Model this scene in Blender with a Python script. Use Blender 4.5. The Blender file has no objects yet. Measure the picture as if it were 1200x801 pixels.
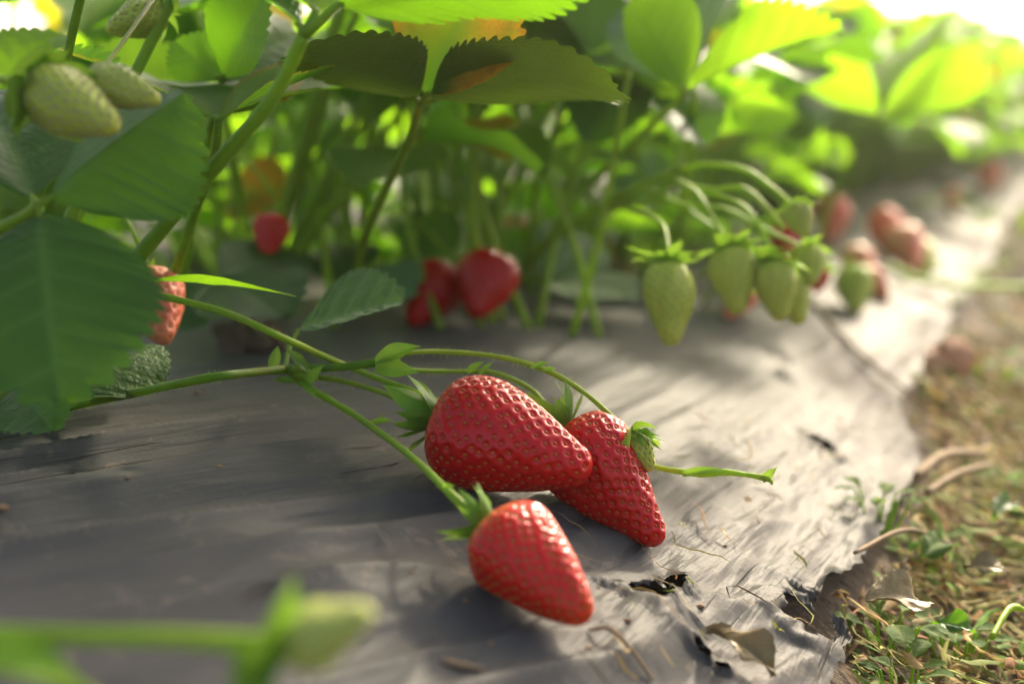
import bpy, math, random
import numpy as np
from mathutils import Vector, Matrix, kdtree

R = math.radians
sc = bpy.context.scene
COL = sc.collection
rnd = random.Random(7)

# ------------------------------------------------------------------ camera model
F = 1667.0
TH = R(8.9)
CAM = np.array([0.0, 0.0, 0.11])
FWD = np.array([0, math.cos(TH), -math.sin(TH)])
UPV = np.array([0, math.sin(TH), math.cos(TH)])
RGT = np.array([1.0, 0, 0])
ZUP = np.array([0, 0, 1.0])
TOC = np.array([0, -1.0, 0.1])          # towards the viewer's side of the bed

def P(px, py, d):
    return CAM + FWD * d + RGT * ((px - 600) / F * d) + UPV * ((400.5 - py) / F * d)

# ------------------------------------------------------------------ noise
def _h(ix, iy, seed):
    n = (ix.astype(np.int64) * 374761393 + iy.astype(np.int64) * 668265263 + seed * 1442695041) & 0x7fffffff
    n = ((n ^ (n >> 13)) * 1274126177) & 0x7fffffff
    n = (n ^ (n >> 16)) & 0xffff
    return n / 65535.0

def vn(x, y, seed=0):
    x = np.asarray(x, float); y = np.asarray(y, float)
    ix = np.floor(x); iy = np.floor(y)
    fx = x - ix; fy = y - iy
    fx = fx * fx * fx * (fx * (fx * 6 - 15) + 10); fy = fy * fy * fy * (fy * (fy * 6 - 15) + 10)
    a = _h(ix, iy, seed); b = _h(ix + 1, iy, seed); c = _h(ix, iy + 1, seed); d = _h(ix + 1, iy + 1, seed)
    return (a + (b - a) * fx) * (1 - fy) + (c + (d - c) * fx) * fy

def fbm(x, y, seed=0, oct=3):
    s = 0; a = 0.5
    for k in range(oct):
        s = s + a * (vn(x * 2 ** k, y * 2 ** k, seed + k * 17) - 0.5); a *= 0.5
    return s

def ridge(x, y, seed=0, oct=2):
    s = 0; a = 1.0
    for k in range(oct):
        s = s + a * (1 - np.abs(vn(x * 2 ** k, y * 2 ** k, seed + 31 * k) * 2 - 1)) ** 2; a *= 0.45
    return s

def smooth(a, b, x):
    t = np.clip((x - a) / (b - a), 0, 1)
    return t * t * (3 - 2 * t)

# ------------------------------------------------------------------ the raised bed
AZ = R(22.8)
N2 = np.array([math.cos(AZ), -math.sin(AZ)])     # across the bed (to the furrow)
U2 = np.array([math.sin(AZ), math.cos(AZ)])      # along the bed
S0 = 0.367                                       # the camera stands this far right of the plant row

def st(x, y):
    return x * N2[0] + y * N2[1] + S0, x * U2[0] + y * U2[1]

def xy(s, t):
    return (s - S0) * N2[0] + t * U2[0], (s - S0) * N2[1] + t * U2[1]

EDGE = 0.300
HOLE = (0.0, 0.0)

def zprof(s):
    a = np.abs(s + 0.15) - 0.15
    z = -0.062 * np.clip((a - 0.05) / 0.235, 0, 1.5) ** 1.9
    return np.where(z < -.062, -.062 - .016 * np.tanh((-.062 - z) / .016), z)

def zfilm(s, t):
    s = np.asarray(s, float); t = np.asarray(t, float)
    z = zprof(s)
    z = z + 0.006 * fbm(s * 9, t * 4, 3, 2)
    c, n = math.cos(R(22)), math.sin(R(22))
    al = t * c + s * n; ac = s * c - t * n
    wk = smooth(0.62, 0.3, t)                      # folds run forward and to the right in the near part
    z = z + wk * 0.0085 * (ridge(ac * 38 + 0.5 * fbm(al * 9, ac * 9, 9), al * 3.2, 5, 2) - 0.6)
    z = z + 0.0013 * (ridge(s * 55 + fbm(t * 8, s * 8, 19), t * 3.0, 41, 2) - 0.6) * smooth(0.05, 0.2, s)
    dh = np.sqrt(((s - HOLE[0]) / 0.055) ** 2 + ((t - HOLE[1]) / 0.075) ** 2)
    cr = np.clip(1.15 - dh, 0, 1) + 0.55 * smooth(0.2, 0.27, s) * smooth(0.95, 0.5, t)
    z = z + cr * (0.0030 * (ridge(s * 62 + 1.2 * fbm(t * 20, s * 30, 77), t * 15, 61, 2) - 0.75)
                  + 0.0045 * fbm(s * 38, t * 22, 62, 3))
    return z


def hit(px, py, full=True):
    ds = np.linspace(0.15, 6, 4000)
    p = CAM[None] + ds[:, None] * ((P(px, py, 1) - CAM)[None])
    s, t = st(p[:, 0], p[:, 1])
    z = zfilm(s, t)
    k = np.argmax(p[:, 2] < z)
    return p[k], ds[k]

HOLE = st(*hit(782, 690)[0][:2])
EDGE_ST = sorted([st(*hit(*q)[0][:2])[::-1] for q in ((955, 830), (975, 790), (988, 745), (972, 700), (1008, 645), (1060, 585), (1078, 545), (1070, 505), (1048, 470), (1075, 440), (1105, 400), (1140, 340), (1165, 290), (1188, 250))])
print('EDGE', [(round(a, 2), round(b, 3)) for a, b in EDGE_ST])
def edge(t):
    e = np.interp(t, [a for a, b in EDGE_ST], [b for a, b in EDGE_ST])
    return e + 0.012 * fbm(t * 16.0, t * 0 + 2.2, 8, 2) + 0.006 * fbm(t * 60.0, t * 0 + 5.2, 18, 2)

# ------------------------------------------------------------------ mesh plumbing
class MB:
    def __init__(self):
        self.v = []; self.f = []; self.c = []; self.m = []; self.n = 0
    def add(self, v, f, c=None, m=0):
        v = np.asarray(v, float); f = np.asarray(f, int)
        self.v.append(v); self.f.append(f + self.n)
        if c is None: c = np.zeros((len(v), 3))
        c = np.broadcast_to(np.asarray(c, float), (len(v), 3))
        self.c.append(c); self.m.append(np.full(len(f), m)); self.n += len(v)
    def build(self, name, mats, parent=None, flat=False):
        v = np.concatenate(self.v); f = np.concatenate(self.f); c = np.concatenate(self.c); mi = np.concatenate(self.m)
        org = np.array(parent['_w']) if parent is not None and '_w' in parent else np.zeros(3)
        me = bpy.data.meshes.new(name)
        me.vertices.add(len(v)); me.vertices.foreach_set('co', (v - org).astype(np.float32).ravel())
        me.loops.add(f.size); me.loops.foreach_set('vertex_index', f.astype(np.int32).ravel())
        me.polygons.add(len(f))
        k = f.shape[1]
        me.polygons.foreach_set('loop_start', np.arange(0, f.size, k, dtype=np.int32))
        me.polygons.foreach_set('material_index', mi.astype(np.int32))
        if not flat: me.polygons.foreach_set('use_smooth', np.ones(len(f), bool))
        at = me.attributes.new('Col', 'FLOAT_COLOR', 'POINT')
        at.data.foreach_set('color', np.concatenate([c, np.ones((len(c), 1))], 1).astype(np.float32).ravel())
        for mm in (mats if isinstance(mats, (list, tuple)) else [mats]): me.materials.append(mm)
        me.update(calc_edges=True)
        o = bpy.data.objects.new(name, me); COL.objects.link(o)
        if parent is not None: o.parent = parent
        return o

def tag(o, label=None, cat=None, group=None, kind=None):
    if label: o['label'] = label
    if cat: o['category'] = cat
    if group: o['group'] = group
    if kind: o['kind'] = kind
    return o

def empty(name, loc, label=None, cat=None, group=None):
    o = bpy.data.objects.new(name, None); COL.objects.link(o)
    o.empty_display_size = 0.01
    o.location = loc; o['_w'] = [float(a) for a in loc]
    return tag(o, label, cat, group)

def copy_tree(o, parent=None):
    c = o.copy(); COL.objects.link(c)
    if parent is not None: c.parent = parent
    for ch in o.children: copy_tree(ch, c)
    return c

def unit(v):
    v = np.asarray(v, float); return v / max(1e-12, np.linalg.norm(v))

def spline(pts, n):
    p = np.asarray(pts, float)
    if len(p) == 2: return p[0] + (p[1] - p[0]) * np.linspace(0, 1, n)[:, None]
    e = np.concatenate([[2 * p[0] - p[1]], p, [2 * p[-1] - p[-2]]])
    u = np.linspace(0, len(p) - 1 - 1e-6, n); i = u.astype(int); t = (u - i)[:, None]
    a, b, c, d = e[i], e[i + 1], e[i + 2], e[i + 3]
    return 0.5 * ((2 * b) + (c - a) * t + (2 * a - 5 * b + 4 * c - d) * t * t + (3 * b - a - 3 * c + d) * t ** 3)

def grid_faces(nu, nv, wrap=False):
    i = np.arange(nu - 1)[:, None]; j = np.arange(nv if wrap else nv - 1)[None]
    a = i * nv + j; b = i * nv + (j + 1) % nv; c = (i + 1) * nv + (j + 1) % nv; d = (i + 1) * nv + j
    return np.stack([a, d, c, b], -1).reshape(-1, 4)

def frames(p):
    t = np.gradient(p, axis=0); t /= np.linalg.norm(t, axis=1)[:, None] + 1e-12
    n = np.cross(t[0], [0.31, 0.2, 0.93]); n = unit(n); out = []
    for k in range(len(p)):
        n = unit(n - t[k] * n.dot(t[k])); out.append((n, np.cross(t[k], n)))
    return t, np.array([o[0] for o in out]), np.array([o[1] for o in out])

def tube(mb, pts, r, n=24, sides=8, c=(0, 0, 0), m=0, fuzz=0, seed=1, wob=0.0):
    """A tapered round stem through pts; r is one radius or one per control point."""
    p = spline(pts, n)
    rr = np.interp(np.linspace(0, 1, n), np.linspace(0, 1, len(np.atleast_1d(r))), np.atleast_1d(r)) if np.ndim(r) else np.full(n, r)
    if wob: rr = rr * (1 + wob * (vn(np.arange(n) * 0.45, np.zeros(n), seed) - 0.5) * 2)
    p = np.concatenate([p[:1], p, p[-1:]]); rr = np.concatenate([[1e-5], rr, [1e-5]])
    q = p.copy(); q[0] = p[1] - (p[2] - p[1]) * 1e-3; q[-1] = p[-2] + (p[-2] - p[-3]) * 1e-3
    t, a, b = frames(q)
    an = np.linspace(0, 2 * math.pi, sides, endpoint=False)
    v = q[:, None] + rr[:, None, None] * (np.cos(an)[None, :, None] * a[:, None] + np.sin(an)[None, :, None] * b[:, None])
    mb.add(v.reshape(-1, 3), grid_faces(len(q), sides, True)[:, ::-1], c, m)
    if fuzz:                                                   # short soft hairs
        g = np.random.RandomState(seed)
        k = g.randint(1, len(q) - 2, fuzz); w = g.rand(fuzz)[:, None]; th = g.rand(fuzz) * 6.283
        o = np.cos(th)[:, None] * a[k] + np.sin(th)[:, None] * b[k]
        base = q[k] * (1 - w) + q[k + 1] * w + o * rr[k][:, None] * 0.95
        tan = t[k]; ln = (0.0008 + 0.0012 * g.rand(fuzz))[:, None]; wd = 0.000045
        tip = base + o * ln + tan * ln * (g.rand(fuzz)[:, None] - 0.4) * 0.8
        vv = np.stack([base - tan * wd, base + tan * wd, tip + tan * wd * .3, tip - tan * wd * .3], 1).reshape(-1, 3)
        mb.add(vv, np.arange(4 * fuzz).reshape(-1, 4), (0.0, 0.85, 0.0), m)

def lump(mb, c, r, seed, n=10, c3=(0, 0, 0), flat=1.0, amp=0.5):
    th = np.linspace(0.02, math.pi - 0.02, n)[:, None]; ph = np.linspace(0, 2 * math.pi, 2 * n, endpoint=False)[None]
    d = np.stack([np.sin(th) * np.cos(ph), np.sin(th) * np.sin(ph), np.cos(th) + 0 * ph], -1)
    k = 1 + amp * (fbm(d[..., 0] * 1.7 + 5 + d[..., 2], d[..., 1] * 1.7 + 5 - d[..., 2] * .7, seed, 3) * 2)
    v = d * k[..., None] * np.asarray(r); v[..., 2] *= flat
    mb.add(v.reshape(-1, 3) + np.asarray(c), grid_faces(n, 2 * n, True), c3)

# ------------------------------------------------------------------ materials
def newmat(name):
    m = bpy.data.materials.new(name); m.use_nodes = True
    nt = m.node_tree; nt.nodes.clear()
    return m, nt

class NT:
    def __init__(self, nt): self.nt = nt
    def n(self, typ, **kw):
        nd = self.nt.nodes.new(typ)
        for k, v in kw.items():
            if k.startswith('i_'): 
                key = k[2:].replace('_', ' ')
                nd.inputs[key].default_value = v
            else: setattr(nd, k, v)
        return nd
    def l(self, a, b): self.nt.links.new(a, b)
    def mix(self, fac, a, b, blend='MIX'):
        nd = self.nt.nodes.new('ShaderNodeMix'); nd.data_type = 'RGBA'; nd.blend_type = blend
        for sock, val in ((nd.inputs[0], fac), (nd.inputs[6], a), (nd.inputs[7], b)):
            if hasattr(val, 'links') or isinstance(val, bpy.types.NodeSocket): self.l(val, sock)
            elif isinstance(val, (tuple, list)): sock.default_value = (*val[:3], 1)
            else: sock.default_value = val
        return nd.outputs[2]
    def math(self, op, a, b=0.0, c=None):
        nd = self.nt.nodes.new('ShaderNodeMath'); nd.operation = op
        for sock, val in zip(nd.inputs, (a, b) if c is None else (a, b, c)):
            if isinstance(val, bpy.types.NodeSocket): self.l(val, sock)
            else: sock.default_value = val
        return nd.outputs[0]
    def ramp(self, fac, stops):
        nd = self.nt.nodes.new('ShaderNodeValToRGB'); e = nd.color_ramp.elements
        while len(e) > 1: e.remove(e[-1])
        for i, (p, c) in enumerate(stops):
            x = e[0] if i == 0 else e.new(p)
            x.position = p; x.color = (*(c if isinstance(c, (tuple, list)) else (c, c, c)), 1)
        self.l(fac, nd.inputs[0]); return nd.outputs[0]
    def noise(self, scale, detail=3, rough=0.5, vec=None, dist=0.0):
        nd = self.n('ShaderNodeTexNoise'); nd.inputs['Scale'].default_value = scale
        nd.inputs['Detail'].default_value = detail; nd.inputs['Roughness'].default_value = rough
        nd.inputs['Distortion'].default_value = dist
        if vec is not None: self.l(vec, nd.inputs['Vector'])
        return nd.outputs[0]
    def obj(self, scale=(1, 1, 1), rot=(0, 0, 0)):
        tc = self.n('ShaderNodeTexCoord'); mp = self.n('ShaderNodeMapping')
        mp.vector_type = 'TEXTURE'                       # turn first, then stretch
        mp.inputs['Scale'].default_value = [1 / k for k in scale]; mp.inputs['Rotation'].default_value = [-k for k in rot]
        self.l(tc.outputs['Object'], mp.inputs[0]); return mp.outputs[0]
    def col(self):
        a = self.n('ShaderNodeAttribute'); a.attribute_name = 'Col'
        s = self.n('ShaderNodeSeparateColor'); self.l(a.outputs['Color'], s.inputs[0])
        return s.outputs[0], s.outputs[1], s.outputs[2], a.outputs['Color']
    def bump(self, h, dist, strength=1.0):
        b = self.n('ShaderNodeBump'); b.inputs['Distance'].default_value = dist; b.inputs['Strength'].default_value = strength
        self.l(h, b.inputs['Height']); return b.outputs[0]
    def out(self, sh):
        o = self.n('ShaderNodeOutputMaterial'); self.l(sh, o.inputs[0])

def leaf_mat(name, dark, light, under, trans, tmix=0.42, rough=0.42, spec=0.45, sheen=0.0):
    m, nt = newmat(name); t = NT(nt)
    vein, tint, aut, _ = t.col()
    co = t.obj()
    nz = t.noise(90, 3, 0.6, co); nf = t.noise(900, 2, 0.6, co)
    top = t.mix(t.math('ADD', t.math('MULTIPLY', tint, 0.8), t.math('MULTIPLY', t.math('SUBTRACT', nz, 0.5), 0.9)), dark, light)
    top = t.mix(t.math('MULTIPLY', vein, 0.75), top, (light[0] * 2.2 + .02, light[1] * 1.6 + .02, light[2] * 2.0))
    autc = t.ramp(t.math('ADD', nz, t.math('MULTIPLY', t.math('SUBTRACT', nf, 0.5), 0.4)), [(0.3, (.60, .46, .035)), (0.5, (.62, .27, .02)), (0.72, (.34, .08, .015))])
    top = t.mix(aut, top, autc)
    geo = t.n('ShaderNodeNewGeometry')
    und = t.mix(t.math('MULTIPLY', vein, 0.55), under, (under[0] * 1.5, under[1] * 1.45, under[2] * 1.4))
    und = t.mix(aut, und, autc)
    base = t.mix(geo.outputs['Backfacing'], top, und)
    tr = t.mix(tint, trans, (trans[0] * 1.2, trans[1] * 1.12, trans[2]))
    tr = t.mix(t.math('MULTIPLY', vein, 0.5), tr, (trans[0] * 0.55, trans[1] * 0.6, trans[2] * 0.5))
    tr = t.mix(aut, tr, t.mix(nf, (.75, .50, .02), (.62, .20, .015)))
    pb = t.n('ShaderNodeBsdfPrincipled'); t.l(base, pb.inputs['Base Color'])
    pb.inputs['Roughness'].default_value = rough; pb.inputs['Specular IOR Level'].default_value = spec
    if sheen:
        pb.inputs['Sheen Weight'].default_value = sheen
    vo = t.n('ShaderNodeTexVoronoi'); vo.feature = 'DISTANCE_TO_EDGE'; vo.inputs['Scale'].default_value = 420
    wc = t.n('ShaderNodeVectorMath', operation='ADD'); nn_ = t.n('ShaderNodeTexNoise'); nn_.inputs['Scale'].default_value = 260
    sc_v = t.n('ShaderNodeVectorMath', operation='SCALE'); sc_v.inputs['Scale'].default_value = 0.003
    t.l(co, nn_.inputs['Vector']); t.l(nn_.outputs['Color'], sc_v.inputs[0]); t.l(co, wc.inputs[0]); t.l(sc_v.outputs[0], wc.inputs[1]); t.l(wc.outputs[0], vo.inputs['Vector'])
    cell = t.ramp(vo.outputs['Distance'], [(0.0, 0.0), (0.28, 0.8), (0.6, 1.0)])
    bn = t.bump(t.math('ADD', t.math('MULTIPLY', nf, 0.3), t.math('ADD', t.noise(350, 2, 0.5, co), t.math('MULTIPLY', cell, .18))), 0.0006, 0.9)
    t.l(bn, pb.inputs['Normal'])
    tl = t.n('ShaderNodeBsdfTranslucent'); t.l(tr, tl.inputs['Color'])
    mx = t.n('ShaderNodeMixShader'); mx.inputs[0].default_value = tmix
    t.l(pb.outputs[0], mx.inputs[1]); t.l(tl.outputs[0], mx.inputs[2]); t.out(mx.outputs[0])
    return m

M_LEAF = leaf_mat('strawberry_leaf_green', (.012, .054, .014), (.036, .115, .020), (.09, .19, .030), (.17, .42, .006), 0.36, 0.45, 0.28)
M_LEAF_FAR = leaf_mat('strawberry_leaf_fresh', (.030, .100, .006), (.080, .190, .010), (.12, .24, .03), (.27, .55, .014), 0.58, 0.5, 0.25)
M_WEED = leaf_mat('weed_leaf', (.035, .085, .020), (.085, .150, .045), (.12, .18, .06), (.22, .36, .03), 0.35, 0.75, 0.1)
M_LEAF_SHADED = leaf_mat('strawberry_leaf_shaded', (.014, .050, .006), (.036, .095, .010), (.060, .105, .022), (.12, .22, .006), 0.16, 0.5, 0.28)  # thick leaf; shade from above is put into its darker, duller green
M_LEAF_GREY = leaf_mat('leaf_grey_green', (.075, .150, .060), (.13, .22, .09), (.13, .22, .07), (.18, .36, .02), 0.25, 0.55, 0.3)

def stem_mat(name, a, b, red, tmix=0.25):
    m, nt = newmat(name); t = NT(nt)
    r, g, bb, _ = t.col(); co = t.obj()
    nz = t.noise(140, 3, 0.6, co)
    c = t.mix(t.math('ADD', g, t.math('MULTIPLY', t.math('SUBTRACT', nz, 0.5), 0.7)), a, b)
    c = t.mix(t.math('MULTIPLY', t.ramp(t.noise(38, 2, .5, co), [(0.52, 0.0), (0.75, 1.0)]), 0.25), c, red)
    c = t.mix(bb, c, red)
    pb = t.n('ShaderNodeBsdfPrincipled'); t.l(c, pb.inputs['Base Color'])
    pb.inputs['Roughness'].default_value = 0.45; pb.inputs['Specular IOR Level'].default_value = 0.3
    pb.inputs['Subsurface Weight'].default_value = 0.0
    t.l(t.bump(t.noise(700, 2, 0.5, co), 0.0003, 0.5), pb.inputs['Normal'])
    tl = t.n('ShaderNodeBsdfTranslucent'); t.l(t.mix(0.5, c, (.35, .55, .05)), tl.inputs['Color'])
    mx = t.n('ShaderNodeMixShader'); mx.inputs[0].default_value = tmix
    t.l(pb.outputs[0], mx.inputs[1]); t.l(tl.outputs[0], mx.inputs[2]); t.out(mx.outputs[0])
    return m

M_STEM = stem_mat('stem_green', (.085, .21, .008), (.38, .54, .030), (.34, .11, .02), 0.38)
M_SEPAL = stem_mat('calyx_green', (.040, .135, .010), (.18, .36, .020), (.30, .20, .08), 0.35)

def berry_mat(name, main, tip, pale, sss=0.06, rough=0.23, srad=(.0040, .0003, .0002), coat=0.0, spec=0.32):
    m, nt = newmat(name); t = NT(nt)
    r, g, b, _ = t.col(); co = t.obj()       # r: along the fruit, g: dimple depth, b: paleness
    nz = t.noise(60, 3, 0.55, co)
    c = t.mix(t.math('MULTIPLY', g, 0.45), main, (main[0] * .62, main[1] * .5, main[2] * .5))
    c = t.mix(t.ramp(t.math('ADD', r, t.math('MULTIPLY', t.math('SUBTRACT', nz, .5), .3)), [(0.72, 0.0), (1.0, 0.75)]), c, tip)
    c = t.mix(t.math('MULTIPLY', b, t.math('ADD', .6, t.math('MULTIPLY', nz, .5))), c, pale)
    pb = t.n('ShaderNodeBsdfPrincipled'); t.l(c, pb.inputs['Base Color'])
    pb.inputs['Roughness'].default_value = rough
    pb.inputs['Specular IOR Level'].default_value = spec
    pb.inputs['Subsurface Weight'].default_value = sss
    pb.inputs['Subsurface Radius'].default_value = srad; pb.inputs['Subsurface Scale'].default_value = 1.0
    pb.inputs['Coat Weight'].default_value = coat; pb.inputs['Coat Roughness'].default_value = 0.16
    t.l(t.bump(t.noise(1400, 2, 0.5, co), 0.0002, 0.35), pb.inputs['Normal'])
    t.out(pb.outputs[0]); return m

M_RED = berry_mat('ripe_strawberry_skin', (.47, .0008, .0022), (.54, .003, .0022), (.62, .16, .06))
M_RED3 = berry_mat('ripe_orange_red_skin', (.58, .008, .004), (.62, .045, .005), (.66, .26, .04))
M_GREEN = berry_mat('unripe_strawberry_skin', (.38, .45, .045), (.46, .48, .06), (.52, .56, .14), 0.25, 0.45, (.003, .003, .0006), 0.05)
M_PALE = berry_mat('young_strawberry_skin', (.48, .56, .10), (.52, .58, .14), (.60, .66, .25), 0.5, 0.5, (.003, .003, .001), 0.05)
M_PINK = berry_mat('half_ripe_strawberry_skin', (.66, .14, .07), (.66, .24, .10), (.64, .50, .24), 0.2, 0.45, (.004, .001, .0006), 0.05)

def plain_mat(name, a, b, rough=0.7, scale=200, bump=0.0004, spec=0.3):
    m, nt = newmat(name); t = NT(nt); co = t.obj()
    nz = t.noise(scale, 4, 0.6, co)
    pb = t.n('ShaderNodeBsdfPrincipled'); t.l(t.mix(nz, a, b), pb.inputs['Base Color'])
    pb.inputs['Roughness'].default_value = rough; pb.inputs['Specular IOR Level'].default_value = spec
    t.l(t.bump(nz, bump, 1.0), pb.inputs['Normal']); t.out(pb.outputs[0]); return m

M_SEED = plain_mat('achene_dark', (.26, .030, .008), (.54, .18, .02), 0.4, 900, 0.0001, 0.15)
M_SEED3 = plain_mat('achene_tan', (.26, .06, .010), (.50, .22, .03), 0.4, 900, 0.0001, 0.15)
M_SEEDG = plain_mat('achene_green', (.15, .15, .03), (.50, .48, .15), 0.4, 900, 0.0001, 0.5)
M_CRUMB = plain_mat('dry_crumb', (.13, .075, .04), (.36, .22, .12), 0.9, 500, 0.0006)
M_CLOD = plain_mat('soil_clod_brown', (.055, .038, .025), (.20, .14, .09), 0.95, 150, 0.0015)
M_TWIG = plain_mat('dry_twig', (.15, .095, .05), (.30, .21, .115), 0.8, 250)
M_DRY = plain_mat('withered_leaf', (.10, .075, .030), (.34, .25, .10), 0.55, 160, 0.0010, 0.4)
M_BROWN = plain_mat('rotten_fruit', (.48, .17, .08), (.66, .38, .22), 0.6, 120, 0.0020, 0.4)

# soil
m, nt = newmat('soil'); t = NT(nt); co = t.obj()
n1 = t.noise(35, 6, 0.65, co); n2 = t.noise(260, 4, 0.6, co)
pb = t.n('ShaderNodeBsdfPrincipled')
t.l(t.mix(n1, (.030, .020, .013), (.13, .090, .055)), pb.inputs['Base Color']); pb.inputs['Roughness'].default_value = 0.95
t.l(t.bump(t.math('ADD', n1, t.math('MULTIPLY', n2, .4)), 0.006, 1.0), pb.inputs['Normal']); t.out(pb.outputs[0]); M_SOIL = m

# mulch film: worn dark plastic under muddy dust, light on the wrinkles painted in as streaks
m, nt = newmat('grey_plastic_film'); t = NT(nt)
dust, crease, edg, _ = t.col()
co = t.obj(); cs = t.obj((16, 1.6, 4), (0, 0, AZ)); cs2 = t.obj((60, 6, 20), (0, 0, AZ + R(4))); csl = t.obj((20, 1.8, 4), (0, 0, AZ + R(24))); csl2 = t.obj((70, 5, 20), (0, 0, AZ + R(21)))
big = t.noise(6, 4, 0.6, co); fmix = lambda a, b: t.math('ADD', t.math('MULTIPLY', a, t.math('SUBTRACT', 1.0, edg)), t.math('MULTIPLY', b, edg))
strk = fmix(t.noise(1.0, 5, 0.62, csl, 0.6), t.noise(1.0, 5, 0.62, cs, 0.6)); strk2 = fmix(t.noise(1.0, 4, 0.65, csl2, 0.5), t.noise(1.0, 4, 0.65, cs2, 0.5)); fine = t.noise(420, 4, 0.7, co); spk = t.noise(1500, 2, 0.6, co)
dsum = t.math('ADD', t.math('MULTIPLY', strk, 0.95), t.math('ADD', t.math('MULTIPLY', strk2, 0.75), t.math('MULTIPLY', fine, 0.35)))
dsum = t.math('ADD', dsum, t.math('MULTIPLY', dust, 0.5))
dmask = t.ramp(dsum, [(1.02, 0.02), (1.22, 0.37), (1.58, 0.74)])
plas = t.mix(big, (.062, .061, .058), (.095, .093, .088))
mud_glint = t.mix(t.math('ADD', t.math('MULTIPLY', fine, .6), t.math('MULTIPLY', strk2, .4)), (.105, .097, .086), (.175, .163, .146))
c = t.mix(dmask, plas, mud_glint)
lines = fmix(t.noise(1.0, 3, 0.6, t.obj((130, 5, 30), (0, 0, AZ + R(24))), 0.9), t.noise(1.0, 3, 0.6, t.obj((130, 5, 30), (0, 0, AZ + R(3))), 0.9))
lm = t.math('MULTIPLY', t.ramp(lines, [(0.60, 0.0), (0.66, 0.75)]), t.ramp(t.noise(14, 3, 0.6, co), [(0.46, 0.0), (0.60, 1.0)]))
c = t.mix(lm, c, (.035, .030, .025))
blot = t.noise(75, 5, 0.7, co, 1.2)
c = t.mix(t.ramp(blot, [(0.58, 0.0), (0.68, 0.5)]), c, (.20, .168, .13))
c = t.mix(t.ramp(spk, [(0.70, 0.0), (0.78, 0.55)]), c, (.12, .085, .06))
c = t.mix(t.math('MULTIPLY', crease, 0.55), c, (.05, .042, .036))
pb = t.n('ShaderNodeBsdfPrincipled'); t.l(c, pb.inputs['Base Color'])
t.l(t.math('ADD', 0.455, t.math('MULTIPLY', dmask, 0.32)), pb.inputs['Roughness'])
pb.inputs['Specular IOR Level'].default_value = 0.03
hb = t.math('ADD', t.math('MULTIPLY', strk2, 1.0), t.math('ADD', t.math('MULTIPLY', strk, 1.6), t.math('ADD', t.math('MULTIPLY', lm, -.5), t.math('MULTIPLY', fine, .10))))
t.l(t.bump(hb, 0.0023, 0.9), pb.inputs['Normal'])
t.out(pb.outputs[0]); M_FILM = m

# litter: strand colour is the strand's own
m, nt = newmat('dry_grass'); t = NT(nt)
_, _, _, cc = t.col(); co = t.obj(); nz = t.noise(300, 3, .6, co)
c = t.mix(1.0, cc, t.ramp(nz, [(0.2, .55), (0.8, 1.35)]), 'MULTIPLY')
pb = t.n('ShaderNodeBsdfPrincipled'); t.l(c, pb.inputs['Base Color']); pb.inputs['Roughness'].default_value = 0.75; pb.inputs['Specular IOR Level'].default_value = 0.15
tl = t.n('ShaderNodeBsdfTranslucent'); t.l(c, tl.inputs['Color'])
mx = t.n('ShaderNodeMixShader'); mx.inputs[0].default_value = 0.25
t.l(pb.outputs[0], mx.inputs[1]); t.l(tl.outputs[0], mx.inputs[2]); t.out(mx.outputs[0]); M_LITTER = m

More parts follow.
